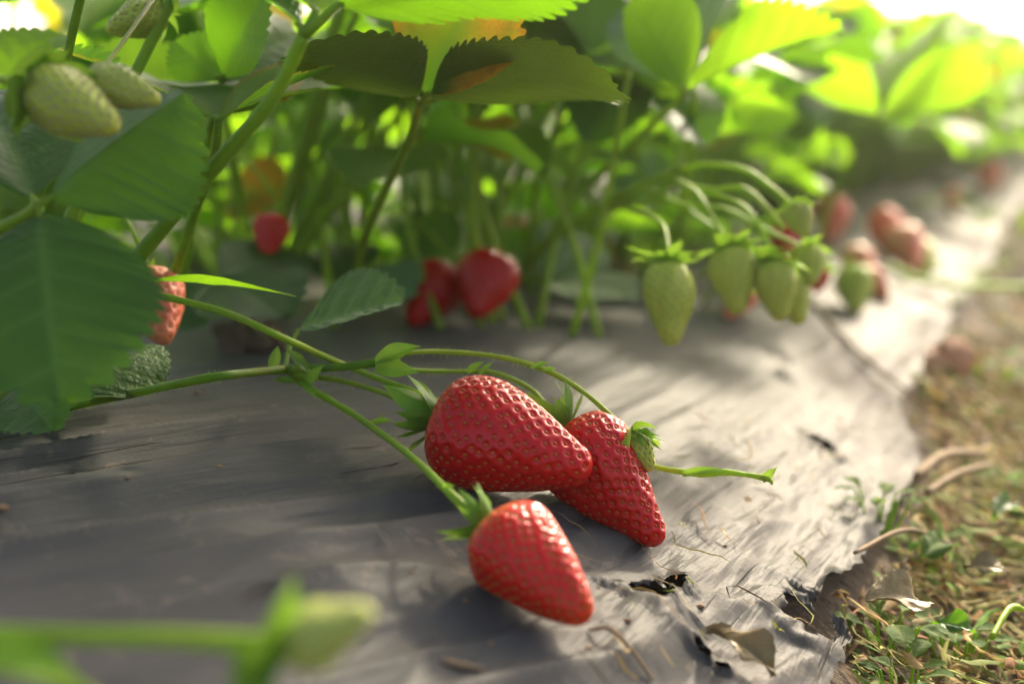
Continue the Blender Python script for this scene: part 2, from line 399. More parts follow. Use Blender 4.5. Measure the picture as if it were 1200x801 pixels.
# ------------------------------------------------------------------ leaflets
def leaflet_geo(nu=70, nv=11, W=0.42, teeth=10, tooth=0.055, fold=0.2, arc=0.5, cup=0.0, quilt=0.0045, wav=0.02,
                seed=0, tint=0.4, autumn=0.0, a=1.12, edge_brown=0.0, fold_l=None, fold_r=None):
    """Unit-length toothed leaflet: x along the midrib, y across, z the upper side. Columns follow the side veins."""
    q = np.linspace(0.012, 0.995, nu)[:, None]
    vs = np.linspace(-1, 1, 2 * nv + 1)[None]
    av = np.abs(vs)
    ye = W * np.sin(math.pi * np.clip(q, 0, 1) ** a) ** 0.80 + 0.004
    xe = q + 0 * vs
    xm = q ** 1.95
    ph = (q - 0.14) / 0.86 * max(5, round(teeth * 0.68)) + 0.9 * (vn(q * 4.3 + 0 * vs, np.sign(vs) * 3.1 + seed, seed + 2) - 0.5) + np.where(vs < 0, 0.45, 0.0)
    fr = ph - np.floor(ph)
    pt = (q - 0.20) / 0.80 * round(teeth * 1.25) + np.where(vs < 0, 0.3, 0.0); ft = pt - np.floor(pt)
    on = smooth(0.16, 0.28, q)
    tt = tooth * on * (1 - np.abs(2 * ft - 1) ** 2.0) * (0.75 + 0.5 * vn(np.floor(pt) + 0.5, np.sign(vs) * 2.5 + seed, seed + 8)) 
    ex = tt * av ** 5
    x = xm + (xe - xm) * av ** 0.92 + ex * 0.75
    y = np.sign(vs) * (ye * av + ex * 0.85)
    vein_s = np.exp(-((fr - 0.5) / 0.09) ** 2) * on * (1 - 0.6 * av)
    vein_m = np.exp(-(av / 0.06) ** 2)
    vein = np.clip(np.maximum(vein_s * 0.8, vein_m), 0, 1)
    z = quilt * (np.abs(fr - 0.5) * 2) ** 0.7 * on * np.clip(av * 3, 0, 1) * (1 - 0.5 * av ** 4)
    z = z + quilt * 0.7 * fbm(x * 26, y * 26 + 9, seed + 3, 2) * 2
    fl = fold if fold_l is None else fold_l; fr_ = fold if fold_r is None else fold_r
    fd = np.where(vs < 0, fr_, fl)
    ang = fd * np.minimum(1, av * 6)
    yy = y * np.cos(ang); z = z * 1 + np.abs(y) * np.sin(ang)
    z = z - cup * y * y / max(W, .1) + wav * av * av * np.sin(q * 9 + seed * 1.7 + np.sign(vs) * 1.3) + wav * av ** 2 * 2 * fbm(q * 5 + vs * .0, vs * 2 + 7, seed + 11, 2)
    k = arc if abs(arc) > 1e-3 else 1e-3
    rr = 1.0 / k + z
    X = np.sin(k * x) * rr; Z = np.cos(k * x) * rr - 1.0 / k
    v = np.stack([X, yy, Z + 0 * X], -1)
    br = edge_brown * smooth(0.86, 1.0, av) 
    au = np.clip(autumn * (0.35 + 1.2 * vn(x * 4 + 3, y * 4 + 8, seed + 5)) * smooth(0.15, 0.75, q * 0.5 + av * 0.6) + br, 0, 1)
    c = np.stack([vein + 0 * x, np.clip(tint + 0 * x + 0.3 * fbm(x * 3, y * 3 + 4, seed), 0, 1), au + 0 * x], -1)
    n = 2 * nv + 1
    tipv = np.array([math.sin(k) / k, 0.0, (math.cos(k) - 1) / k])
    return v.reshape(-1, 3), grid_faces(nu, n), c.reshape(-1, 3), tipv

def place(v, tl, base, tip, nrm):
    """Put unit-length leaflet vertices so that the base and the tip land on two points, upper side along nrm."""
    base = np.asarray(base, float); d = np.asarray(tip, float) - base; n = np.asarray(nrm, float)
    L = np.linalg.norm(d) / np.linalg.norm(tl)
    cx = unit(tl); cy = np.array([0, 1.0, 0]); cz = np.cross(cx, cy)
    wx = unit(d); wz = unit(n - wx * n.dot(wx)); wy = np.cross(wz, wx)
    loc = np.stack([v @ cx, v @ cy, v @ cz], -1) * L
    return base + loc[:, :1] * wx + loc[:, 1:2] * wy + loc[:, 2:] * wz

# ------------------------------------------------------------------ strawberries
PROF_A = [(0.035, 0.0), (0.0, 0.22), (0.01, 0.52), (0.08, 0.84), (0.24, 1.0), (0.45, 0.90), (0.66, 0.69), (0.84, 0.46), (0.95, 0.30), (0.99, 0.14), (1.0, 0.0)]
PROF_B = [(0.035, 0.0), (0.0, 0.22), (0.01, 0.52), (0.08, 0.84), (0.22, 1.0), (0.42, 0.90), (0.62, 0.67), (0.80, 0.45), (0.93, 0.30), (0.985, 0.16), (1.0, 0.0)]
PROF_G = [(0.03, 0.0), (0.0, 0.25), (0.02, 0.6), (0.12, 0.9), (0.32, 1.0), (0.52, 0.88), (0.72, 0.62), (0.88, 0.42), (0.96, 0.26), (1.0, 0.0)]

def berry_geo(prof, L, Rr, nseed=190, na=120, nt=80, dep=0.00055, seed=0, bend=0.0, squash=1.0, pale=0.25, ripe=0.0, sunk=True, seed_size=1.0):
    """Fruit along +x from the calyx (0) to the tip (L), dimpled, with an achene in each dimple. Returns skin and seeds."""
    pr = spline(np.array([(a, b, 0) for a, b in prof]), 400)
    pr[:, 1] = np.maximum(pr[:, 1], 0); pr[0, 1] = pr[-1, 1] = 0.002
    X = pr[:, 0] * L; Y = pr[:, 1] * Rr
    ds = np.hypot(np.diff(X), np.diff(Y)); sl = np.concatenate([[0], np.cumsum(ds)])
    u = np.linspace(0, sl[-1], nt); px_ = np.interp(u, sl, X); py_ = np.interp(u, sl, Y)
    an = np.linspace(0, 2 * math.pi, na, endpoint=False)
    def surf(x, y, th):
        k = 1 + 0.15 * fbm(np.cos(th) * 1.3 + 4 + x / L * 1.2, np.sin(th) * 1.3 + 4, seed, 2) * 2
        b = bend * L * (x / L) ** 2
        return np.stack([x + 0 * th, y * k * np.cos(th) * squash + b, y * k * np.sin(th)], -1)
    S = surf(px_[:, None], py_[:, None], an[None] + 0 * px_[:, None])
    tu = np.gradient(S, axis=0); tv = np.roll(S, -1, 1) - np.roll(S, 1, 1)
    nn = np.cross(tv, tu); nn /= np.linalg.norm(nn, axis=2)[..., None] + 1e-12
    ctr = np.stack([px_ + 0 * px_, bend * L * (px_ / L) ** 2, 0 * px_], -1)[:, None]
    if np.mean(((S - ctr) * nn).sum(-1)) < 0: nn = -nn
    # achenes on an even spiral
    ar = np.concatenate([[0], np.cumsum(ds * (Y[1:] + Y[:-1]) / 2)])
    i0 = np.argmax(Y > 0.45 * Rr); a0 = ar[i0] * 0.6
    g = np.random.RandomState(seed + 5)
    aa = a0 + (ar[-1] * 0.992 - a0) * (np.arange(nseed) + 0.5) / nseed
    aa = np.clip(aa + g.randn(nseed) * 0.25 * (ar[-1] - a0) / nseed * math.sqrt(nseed) * .08, a0 * .9, ar[-1] * .995)
    sx = np.interp(aa, ar, X); sy = np.interp(aa, ar, Y)
    th = np.arange(nseed) * 2.399963 + g.randn(nseed) * 0.045
    sp = surf(sx, sy, th)
    kd = kdtree.KDTree(nseed)
    for i, p_ in enumerate(sp): kd.insert(p_, i)
    kd.balance()
    spac = math.sqrt(2 * math.pi * (ar[-1] - a0) / nseed)
    V = S.reshape(-1, 3); NN = nn.reshape(-1, 3)
    dd = np.array([kd.find(p_)[2] for p_ in V]) / spac
    prm = np.repeat(px_ / L, na)
    fade = smooth(0.0, 0.06, np.repeat(u / sl[-1], na) - 0.06)
    dim = np.exp(-(dd / 0.34) ** 3.0) * fade
    bul = smooth(0.2, 0.62, dd) * 0.5 * fade
    V2 = V + NN * ((-dim * dep + bul * dep * 0.35)[:, None])
    pl = np.clip(pale * (1 - smooth(0.0, 0.16, prm)) + ripe * smooth(0.9, 0.1, prm + 0.3 * np.repeat(np.cos(an)[None], nt, 0).reshape(-1)), 0, 1)
    col = np.stack([prm, dim, pl], -1)
    # seed shapes
    ths = np.linspace(0.05, math.pi - 0.05, 6)[:, None]; phs = np.linspace(0, 2 * math.pi, 8, endpoint=False)[None]
    e = np.stack([np.cos(ths) + 0 * phs, np.sin(ths) * np.cos(phs), np.sin(ths) * np.sin(phs)], -1).reshape(-1, 3)
    fe = grid_faces(6, 8, True)
    sv = []; sf = []; sc_ = []
    eps = 1e-4
    for i in range(nseed):
        p_ = sp[i]; c_ = np.array([sx[i], bend * L * (sx[i] / L) ** 2, 0])
        j = int(np.argmin(np.abs(px_ - sx[i]) + np.abs(py_ - sy[i]) * .5)); k_ = int(round(th[i] / (2 * math.pi) * na)) % na
        n_ = nn[j, k_]; tx = unit(np.array([1.0, 0, 0]) - n_ * n_[0] + 1e-6); ty = np.cross(n_, tx)
        sz = 0.00072 * seed_size * (0.9 + 0.25 * g.rand())
        q = p_ - n_ * dep * (0.78 if sunk else 0.1) + (e[:, :1] * tx * sz + e[:, 1:2] * ty * sz * 0.62 + e[:, 2:] * n_ * sz * 0.42)
        sv.append(q); sf.append(fe + 48 * i)
    return V2, grid_faces(nt, na, True)[:, ::-1], col, np.concatenate(sv), np.concatenate(sf)

def sepal_geo(L, W, curl, n=9, seed=0, fold=0.25, tint=0.3):
    """A pointed sepal: x outward, z towards the stalk side; curl bends it back (+) or over the fruit (-)."""
    q = np.linspace(0, 1, n)[:, None]; v = np.linspace(-1, 1, 7)[None]
    w = W * (0.30 + 0.95 * np.sin(math.pi * np.clip(q * 0.86 + 0.1, 0, 1)) ** 0.9) * (1 - q ** 3.2) + 0.00005
    k = curl if abs(curl) > 1e-3 else 1e-3
    x = np.sin(k * q) / k * L; z = (1 - np.cos(k * q)) / k * L
    zz = z + np.abs(v) * w * fold + w * 0.25 * np.sin(q * 5 + seed) * v
    p = np.stack([x + 0 * v - np.abs(v) * w * fold * np.sin(k * q), v * w, zz], -1)
    c = np.stack([np.exp(-(v / .25) ** 2) + 0 * q, np.clip(tint + 0 * v + 0.35 * q - .1 * np.abs(v), 0, 1), 0.5 * smooth(0.9, 1.0, q) + 0 * v], -1)
    return p.reshape(-1, 3), grid_faces(n, 7), c.reshape(-1, 3)

def strawberry(label, base, tip, Rr, prof=PROF_A, mats=(M_RED, M_SEED), hero=False, rollv=ZUP, seed=0, bend=0.0, sepals=9, slen=0.011, reflex=0.5, curl=0.6,
               group=None, pale=0.25, ripe=0.0, nseed=None, contact=False, squash=1.0, dep=0.0005, sunk=True, cat='strawberry', tint=0.3, sw=0.15, ang0=0.0, seed_size=1.0):
    base = np.asarray(base, float); tip = np.asarray(tip, float)
    ax = unit(tip - base); L = np.linalg.norm(tip - base)
    up = unit(rollv - ax * np.dot(rollv, ax)); sd = np.cross(up, ax)
    if nseed is None: nseed = 300 if hero else 120
    V, f, c, sv, sf = berry_geo(prof, L, Rr, nseed, 320 if hero else 130, 230 if hero else 84, dep, seed, bend, squash, pale, ripe, sunk, seed_size)
    # local frame: x axis of the fruit, y sideways, z up
    W = lambda v: base + v[:, :1] * ax + v[:, 1:2] * sd + v[:, 2:] * up
    V = W(V); sv = W(sv)
    root = empty('strawberry', base, label, cat, group)
    mb = MB(); mb.add(V, f, c, 0); mb.add(sv, sf, (0, 0, 0), 1)
    mb.build('fruit', list(mats), root)
    g = random.Random(seed + 99)
    mc = MB()
    for i in range(sepals):
        a = ang0 + 2 * math.pi * (i + g.uniform(-.25, .25)) / sepals
        l = slen * g.uniform(.75, 1.2); rf = reflex + g.uniform(-.35, .35)
        p, ff, cc = sepal_geo(l, l * sw * g.uniform(.8, 1.2), curl + g.uniform(-.5, .5), 11 if hero else 7, i, g.uniform(.05, .4), tint + g.uniform(-.2, .2))
        rad = math.cos(a) * sd + math.sin(a) * up; tg = -math.sin(a) * sd + math.cos(a) * up
        o = rad * math.cos(rf) - ax * math.sin(rf); nb = -ax * math.cos(rf) - rad * math.sin(rf)
        mc.add(base + rad * Rr * 0.10 + ax * 0.0003 - ax * Rr * .02 * (i % 2) + p[:, :1] * o + p[:, 1:2] * tg + p[:, 2:] * nb, ff, cc)
    # the little cup in the middle where the stalk joins
    tube(mc, [base + ax * 0.001, base - ax * Rr * 0.10, base - ax * Rr * 0.22], [Rr * .20, Rr * .17, Rr * .09], 6, 10, (0, .5, 0))
    mc.build('calyx', M_SEPAL, root)
    return root, base, ax, V

def rest(base_px, tip_px, dd, rpx, prof, seed, bend, lo=0.3, hi=0.6, sink=0.0006, squash=1.0, rollv=ZUP):
    """Slide the fruit along the line of sight until it just lies on the film; returns its base, tip and radius."""
    for _ in range(26):
        d = (lo + hi) / 2
        b = P(*base_px, d); tp = P(*tip_px, d + dd); Rr = rpx / F * d
        ax = unit(tp - b); L = np.linalg.norm(tp - b); up = unit(rollv - ax * np.dot(rollv, ax)); sd = np.cross(up, ax)
        V = berry_geo(prof, L, Rr, 10, 40, 40, 0, seed, bend, squash)[0]
        Wv = b + V[:, :1] * ax + V[:, 1:2] * sd + V[:, 2:] * up
        s, t_ = st(Wv[:, 0], Wv[:, 1])
        gap = np.min(Wv[:, 2] - zfilm(s, t_)) + sink
        if gap > 0: lo = d
        else: hi = d
    return b, tp, Rr, d

# ------------------------------------------------------------------ ground and film
def axis_grid(*segs):
    out = []
    for a, b, st_ in segs: out.append(np.arange(a, b, st_))
    out.append([segs[-1][1]]); return np.concatenate(out)

def soil_z(s, t):
    w = 1.12                                              # beds repeat this far apart
    ss = (s + 0.15 + w / 2) % w - w / 2 - 0.15
    base = np.maximum(zprof(ss), -0.082)
    near = smooth(3.5, 1.5, np.abs(s)) * smooth(9, 4, np.abs(t))
    z = base + 0.012 * fbm(s * 14, t * 14, 4, 4) * near - 0.007
    inside = np.clip((0.285 - s) * 14, 0, 1) * np.clip((s + 0.6) * 14, 0, 1)
    return z - 0.006 * inside - 0.008 * smooth(.25, .33, s) * smooth(.9, .5, s)

gs = axis_grid((-60, -12, 8), (-12, -1.5, .25), (-1.5, -.2, .05), (-.2, .7, .008), (.7, 2, .08), (2, 12, .5), (12, 60, 8))
gt = axis_grid((-30, -2, 4), (-2, -.2, .15), (-.2, 1.2, .008), (1.2, 4, .05), (4, 12, .25), (12, 120, 9))
S, T = np.meshgrid(gs, gt, indexing='ij')
X, Y = xy(S, T)
mb = MB(); mb.add(np.stack([X, Y, soil_z(S, T)], -1).reshape(-1, 3), grid_faces(len(gs), len(gt))[:, ::-1])
tag(mb.build('ground', M_SOIL), kind='structure')

w_s = axis_grid((-.6, -.15, .02), (-.15, .02, .0022), (.02, .31, .0014)); w_s = (w_s + .6) / (w_s[-1] + .6)
w_t = axis_grid((-.6, .08, .03), (.08, .14, .004), (.14, .62, .00135), (.62, 1.0, .0035), (1.0, 2.2, .012), (2.2, 9, .08))
Wn, T = np.meshgrid(w_s, w_t, indexing='ij')
E = edge(T); S = -0.6 + Wn * (E + 0.6)
ragged = smooth(.93, 1.0, Wn)
S = S + ragged * 0.004 * fbm(T * 160, Wn * 3, 91, 2)
Z = zfilm(S, T)
near_e = smooth(.955, 1.0, Wn)
lift = np.clip(vn(T * 13, T * 0 + 3.3, 51) - 0.42, 0, 1) * 0.030 * near_e ** 1.5
Z = Z + lift - near_e * 0.004
# the torn hole: drop the faces inside, pull its rim onto the outline
ds_ = S - HOLE[0]; dt_ = T - HOLE[1]
def hole_g(a, b, rx, ry, sd):
    th = np.arctan2(b, a); r = np.hypot(a / rx, b / ry)
    lim = 1 + 1.0 * fbm(np.cos(th) * 3.2 + 3, np.sin(th) * 3.2 + 3, sd, 4) * 2 + .5 * np.sin(2 * th + sd)
    return r / np.maximum(lim, .25)
hs = [(0.0, 0.0, .0042, .0095, 5), (-.002, -.016, .0075, .0035, 6), (.022, -.026, .0034, .0022, 8)]
s2, t2 = st(*hit(965, 525)[0][:2]); hs.append((s2 - HOLE[0], t2 - HOLE[1], .006, .011, 9))
s3, t3 = st(*hit(965, 720)[0][:2])
hs.append((s3 - HOLE[0], t3 - HOLE[1], .010, .017, 12))
G = np.full(S.shape, 9.0)
for a, b, rx, ry, sd in hs: G = np.minimum(G, hole_g(ds_ - a, dt_ - b, rx, ry, sd))
Z = Z + 0.0035 * np.exp(-((G - 1) / .7) ** 2) * (G < 6) * (0.3 + vn(S * 160, T * 160, 33))
inside = G < 1
Fq = grid_faces(len(w_s), len(w_t))[:, ::-1]
keep = ~inside.ravel()[Fq].all(1)
gx = np.gradient(G, axis=0) / np.gradient(S, axis=0); gy = np.gradient(G, axis=1) / np.gradient(T, axis=1)
gn = gx * gx + gy * gy + 1e-9
mv = inside & (G > 0.3)
S = np.where(mv, S + np.clip((1 - G) * gx / gn, -.002, .002), S); T = np.where(mv, T + np.clip((1 - G) * gy / gn, -.002, .002), T)
X, Y = xy(S, T)
dust = .14 + smooth(.10, .27, S) * 0.16 + smooth(.9, 1.6, T) * .3 + 0.5 * fbm(S * 12, T * 8, 71, 3)
crd = np.sqrt(((S - HOLE[0]) / 0.06) ** 2 + ((T - HOLE[1]) / 0.08) ** 2)
dust = dust + 0.25 * np.clip(1.2 - crd, 0, 1)
crease = np.clip(ridge(S * 70 + 1.2 * fbm(T * 30, S * 30, 77), T * 26, 61, 3) - 1.25, 0, 1) * np.clip(1.1 - crd, 0, 1) * 1.5
crease = crease + np.exp(-((G - 1) / .25) ** 2) * .6
mb = MB(); mb.add(np.stack([X, Y, Z], -1).reshape(-1, 3), Fq[keep], np.stack([np.clip(dust, 0, 1), np.clip(crease, 0, 1), smooth(.10, .22, S)], -1).reshape(-1, 3))
film = mb.build('mulch_film', M_FILM)
tag(film, 'worn grey plastic mulch film over the raised bed with a torn right edge', 'mulch film', kind='structure')
# the same sheet on the neighbouring beds, coarse
for k in (-2, -1, 1):
    cs_ = np.linspace(-.6, .28, 30); ct_ = axis_grid((-1, 12, .15))
    S, T = np.meshgrid(cs_, ct_, indexing='ij'); X, Y = xy(S + 1.12 * k, T)
    mb = MB(); mb.add(np.stack([X, Y, zprof(S) + .006 * fbm(S * 9, T * 4, 3 + k, 2)], -1).reshape(-1, 3), grid_faces(30, len(ct_))[:, ::-1], (.3, 0, 1))
    tag(mb.build('mulch_film', M_FILM), 'grey mulch film on the neighbouring bed', 'mulch film', kind='structure')

# ------------------------------------------------------------------ leaves and plants
def leaf(parent, stalk, r, leaflets, mat=M_LEAF, hires=True, label=None, fuzz=0, stem_c=(0, .3, 0), seed=0, n=26, wob=.05):
    """leaf part (its stalk) with one leaflet sub-part per blade; leaflets = dicts(base, tip, nrm, + leaflet_geo options)."""
    ms = MB(); tube(ms, stalk, r, n, 10, stem_c, 0, fuzz, seed + 1, wob)
    lo = None
    for k, lf in enumerate(leaflets):
        lf = dict(lf); b, tp, nr = lf.pop('base'), lf.pop('tip'), lf.pop('nrm'); mt = lf.pop('mat', mat); ll = lf.pop('label', None)
        hub = np.asarray(stalk[-1], float); dl = np.linalg.norm(np.asarray(b) - hub)
        if dl > 1e-4: tube(ms, [hub, (hub + b) / 2, b, b + unit(np.asarray(tp) - b) * .002], [r[-1] * .9, r[-1] * .75, r[-1] * .6, r[-1] * .4], 8, 8, stem_c)
        lf['_g'] = (b, tp, nr, mt, ll); leaflets[k] = lf
    lo = ms.build('leaf', M_STEM, parent)
    if label: lo['label'] = label
    lo['_w'] = parent['_w']
    for k, lf in enumerate(leaflets):
        b, tp, nr, mt, ll = lf.pop('_g')
        if not hires: lf.setdefault('nu', 26); lf.setdefault('nv', 5)
        v, f, c, tl = leaflet_geo(seed=seed * 7 + k, **lf)
        mm = MB(); mm.add(place(v, tl, b, tp, nr), f, c)
        o = mm.build('leaflet', mt, lo)
        if ll: o['label'] = ll
    return lo

def random_leaves(g, n, Rmax=.12, H=(.10, .19), ll=(.052, .072), az=None):
    """Leaf specs for one plant at the origin: (stalk points, radii, three blades)."""
    out = []
    for i in range(n):
        a = (i * 2.4 + g.uniform(-.4, .4)) if az is None else g.uniform(*az)
        inner = (i + .5) / n
        rad = Rmax * (0.30 + .75 * math.sqrt(inner)) * g.uniform(.8, 1.15); h = H[1] - (H[1] - H[0]) * inner ** 1.5 * g.uniform(.6, 1.2)
        o = np.array([math.cos(a), math.sin(a), 0])
        b = o * .010 + np.array([g.uniform(-.006, .006), g.uniform(-.006, .006), -.004]); hub = o * rad + ZUP * h
        mid = o * (rad * .42) + ZUP * h * .58 + np.array([g.uniform(-.008, .008), g.uniform(-.008, .008), 0])
        L = g.uniform(*ll); dn = g.uniform(-.05, .55); roll = g.uniform(-.5, .5)
        sd = np.cross(ZUP, o)
        blades = []
        for k, ang in enumerate((0, 1.25, -1.25)):
            d = unit(o * math.cos(ang) + sd * math.sin(ang) - ZUP * (dn + (0.1 if k else 0) + g.uniform(-.15, .2)))
            nr = unit(ZUP + o * (dn * .8 + g.uniform(-.25, .25)) + sd * (roll * .6 + (.25 * math.sin(ang))))
            bb = hub + d * (.006 if k == 0 else .002); l = L * (1 if k == 0 else g.uniform(.84, .98))
            blades.append(dict(base=bb, tip=bb + d * l, nrm=nr, W=g.uniform(.40, .48), fold=g.uniform(.1, .5), arc=g.uniform(.1, .9), teeth=9, tooth=.06,
                               tint=g.uniform(.1, .9), autumn=(g.uniform(.5, .9) if g.random() < .06 else 0), wav=g.uniform(.01, .05), quilt=.005))
        out.append(([b, mid, hub], [.0021, .0017, .0013], blades))
    return out

def shift(spec, off):
    st_, r, bl = spec
    return [p + off for p in st_], r, [dict(b, base=b['base'] + off, tip=b['tip'] + off) for b in bl]

LM = [M_LEAF, M_LEAF_FAR, M_LEAF]

# ---- far plants: a few kinds, each foliage + stems, copied along the rows
def far_plant(k):
    g = random.Random(100 + k)
    root = empty('strawberry_plant', (0, 0, 0))
    ml, ms = MB(), MB()
    for i, (s_, r, bl) in enumerate(random_leaves(g, 18, .14, (.06, .21), (.055, .078))):
        tube(ms, s_, r, 10, 6, (0, g.uniform(.1, .8), 0))
        for j, b in enumerate(bl):
            b = dict(b); ba, tp, nr = b.pop('base'), b.pop('tip'), b.pop('nrm')
            v, f, c, tl = leaflet_geo(nu=22, nv=3, seed=k * 97 + i * 3 + j, **b); ml.add(place(v, tl, ba, tp, nr), f, c)
    for i in range(16):
        a = g.uniform(0, 6.28); o = np.array([math.cos(a), math.sin(a), 0]); rr = g.uniform(.02, .10); h = g.uniform(.08, .17)
        tube(ms, [o * .012 - ZUP * .004, o * rr * .5 + ZUP * h * .6, o * rr + ZUP * h], [.0024, .002, .0014], 8, 6, (0, g.uniform(.5, 1), 0))
    ml.build('foliage', M_LEAF_FAR, root); ms.build('stems', M_STEM, root)
    return root
SAZ, SEL = R(26), R(33)
SUNV = np.array([math.sin(SAZ) * math.cos(SEL), math.cos(SAZ) * math.cos(SEL), math.sin(SEL)])

protos = [far_plant(k) for k in range(6)]
used = [0] * 6
def row_plant(s, t, label, group, k=None, sc_=1.0):
    k = rnd.randrange(6) if k is None else k
    o = protos[k] if used[k] == 0 else copy_tree(protos[k])
    used[k] = 1
    x, y = xy(s, t); o.location = (x, y, float(zprof(np.array(((s + .15 + .56) % 1.12) - .56 - .15))))
    o.rotation_euler = (0, 0, rnd.uniform(0, 6.28)); o.scale = (sc_,) * 3
    return tag(o, label, 'strawberry plant', group)

# same row as the near plants, running away to the right
tt = 1.28
while tt < 6.5:
    row_plant(rnd.uniform(-.03, .03), tt, 'blurred strawberry plant farther along the near row, leafing over the film', 'plants of the near row running into the distance', sc_=rnd.uniform(1.0, 1.15) + .28 * min(1, max(0, tt - 1.4)))
    tt += rnd.uniform(.19, .25)
tt = .72
while tt < 5.5:
    row_plant(-.30 + rnd.uniform(-.03, .03), tt, 'blurred strawberry plant in the second row, behind the near row', 'plants of the second row', sc_=rnd.uniform(.95, 1.15))
    tt += rnd.uniform(.26, .34)
for s_, t0, t1 in ((-1.12, 1.0, 5.5), (-1.42, 1.0, 5.5), (-2.24, 1.8, 6), (-2.54, 2, 6)):
    tt = t0
    while tt < t1:
        row_plant(s_ + rnd.uniform(-.03, .03), tt, 'distant strawberry plant on a bed behind, seen only as blurred green', 'plants on the beds behind', sc_=rnd.uniform(.95, 1.15))
        tt += rnd.uniform(.24, .32)

# ---- near plants of the row, every leaf a part
def near_plant(px, py, label, n, seed, Rmax=.11, H=(.10, .185), n_low=0):
    b, _ = hit(px, py)
    root = empty('strawberry_plant', b, label, 'strawberry plant')
    g = random.Random(seed)
    specs = random_leaves(g, n, Rmax, H)
    for i, sp in enumerate(specs):
        stalk, r, bl = shift(sp, b)
        leaf(root, stalk, r, bl, M_LEAF if g.random() < .5 else M_LEAF_FAR, False, None, 0, (0, g.uniform(.1, .9), 0), seed * 50 + i, 14)
    # a crown at the foot, wrapped in stipules
    mb = MB()
    for i in range(9):
        a = i * .7; o = np.array([math.cos(a), math.sin(a), 0])
        tube(mb, [b + o * .008 - ZUP * .006, b + o * .009 + ZUP * .008, b + o * .006 + ZUP * .024], [.006, .005, .0015], 8, 8, (0, .2, .5))
    mb.build('crown', M_STEM, root)
    return root, b

pl1, b1 = near_plant(300, 372, 'strawberry plant behind the large left leaf and the orange withered leaf', 6, 21)
pl2, b2 = near_plant(535, 352, 'strawberry plant with many upright stalks behind the two red berries', 6, 22)
pl3, b3 = near_plant(720, 322, 'strawberry plant behind the truss of hanging green berries', 7, 23)
pl4, b4 = near_plant(850, 290, 'strawberry plant right of the hanging green berries, out of focus', 7, 24)
# extra bare upright stalks seen between the leaves of plant 2
g = random.Random(5)
for i in range(26):
    px = 370 + i * 12.5 + g.uniform(-14, 14); d0 = g.uniform(.76, .92)
    bs = P(px + g.uniform(-25, 25), 345, d0); s_, t_ = st(bs[0], bs[1]); bs[2] = float(zfilm(s_, t_)) - .003
    tp = P(px + g.uniform(-110, 110), g.uniform(40, 100), d0 + g.uniform(-.05, .08)); md = (bs + tp) / 2 + np.array([g.uniform(-.014, .014), 0, -.01])
    o = unit(np.array([g.uniform(-1, 1), g.uniform(-.3, 1), .1]))
    bl = []
    for k, an in enumerate((0, 1.2, -1.2)):
        sdv = np.cross(ZUP, o); dv = unit(o * math.cos(an) + sdv * math.sin(an) - ZUP * g.uniform(0, .3))
        bl.append(dict(base=tp + dv * .004, tip=tp + dv * g.uniform(.05, .07), nrm=unit(ZUP + sdv * math.sin(an) * .3), W=.43, fold=g.uniform(.1, .4), arc=g.uniform(.2, .7), teeth=9, tint=g.uniform(.2, .9)))
    leaf(pl2, [bs, md, tp], [.0023, .0020, .0015], bl, M_LEAF_FAR, False, None, 0, (0, g.uniform(.4, 1), 0), 700 + i, 14)

# low sunlit young growth at the feet of the plants
g = random.Random(15)
for i in range(80):
    own = (pl1, pl2, pl3)[i % 3]; px = (200, 500, 760)[i % 3] + g.uniform(-190, 170); d0 = g.uniform(.90, 1.35)
    hub = P(px, g.uniform(120, 330), d0); base_ = np.array(own['_w']) * .5 + np.array([hub[0], hub[1], 0]) * .5; base_[2] = float(zprof(np.array(0.0))) + .004
    o = unit(np.array([g.uniform(-1, 1), g.uniform(-1, 1), 0])); sd_ = np.cross(ZUP, o); bl = []
    for k, an in enumerate((0, 1.2, -1.2)):
        dv = unit(o * math.cos(an) + sd_ * math.sin(an) + ZUP * g.uniform(-.4, .6)); bl.append(dict(base=hub + dv * .003, tip=hub + dv * g.uniform(.035, .055), nrm=unit(ZUP + SUNV * g.uniform(-.2, 1.2)), W=.42, fold=g.uniform(.1, .5), arc=g.uniform(-.2, .6), teeth=8, tint=g.uniform(.5, 1), nu=18, nv=3))
    leaf(own, [base_, (base_ + hub) / 2 + ZUP * .01, hub], [.0018, .0016, .0012], bl, M_LEAF_FAR, False, None, 0, (0, g.uniform(.6, 1), 0), 900 + i, 12)

# ---- the left plant close to the viewer
bl_, _ = hit(-30, 500)
plL = empty('strawberry_plant', bl_, 'strawberry plant at the left with large dark leaves and a thick green stalk in front', 'strawberry plant')
def LF(b, t_, nrm, **k): return dict(base=P(*b), tip=P(*t_), nrm=unit(np.asarray(nrm, float)), **k)
hubA = P(45, 240, .415)
leaf(plL, [bl_, P(-70, 330, .44), P(-10, 275, .425), P(30, 252, .417), hubA], [.0024, .0021, .0018, .0017, .0016], [
    LF((46, 250, .414), (70, 470, .385), (.25, -1, .75), W=.46, fold=.10, arc=.45, teeth=11, tint=.25, quilt=.0045, wav=.03, nu=200, nv=16),
    LF((58, 233, .415), (216, 108, .425), (.55, -.9, .45), W=.52, fold_l=-1.05, fold_r=-.15, fold=0, arc=.25, teeth=11, tint=.45, quilt=.007, wav=.02, nu=200, nv=16),
    LF((38, 232, .417), (-30, 110, .46), (.3, -.5, 1), W=.46, fold=.2, arc=.4, teeth=11, tint=.1),
], seed=1, fuzz=160, stem_c=(0, .45, 0), label='dark green three-part leaf in front at the left edge')
hubB = P(356, 42, .425)
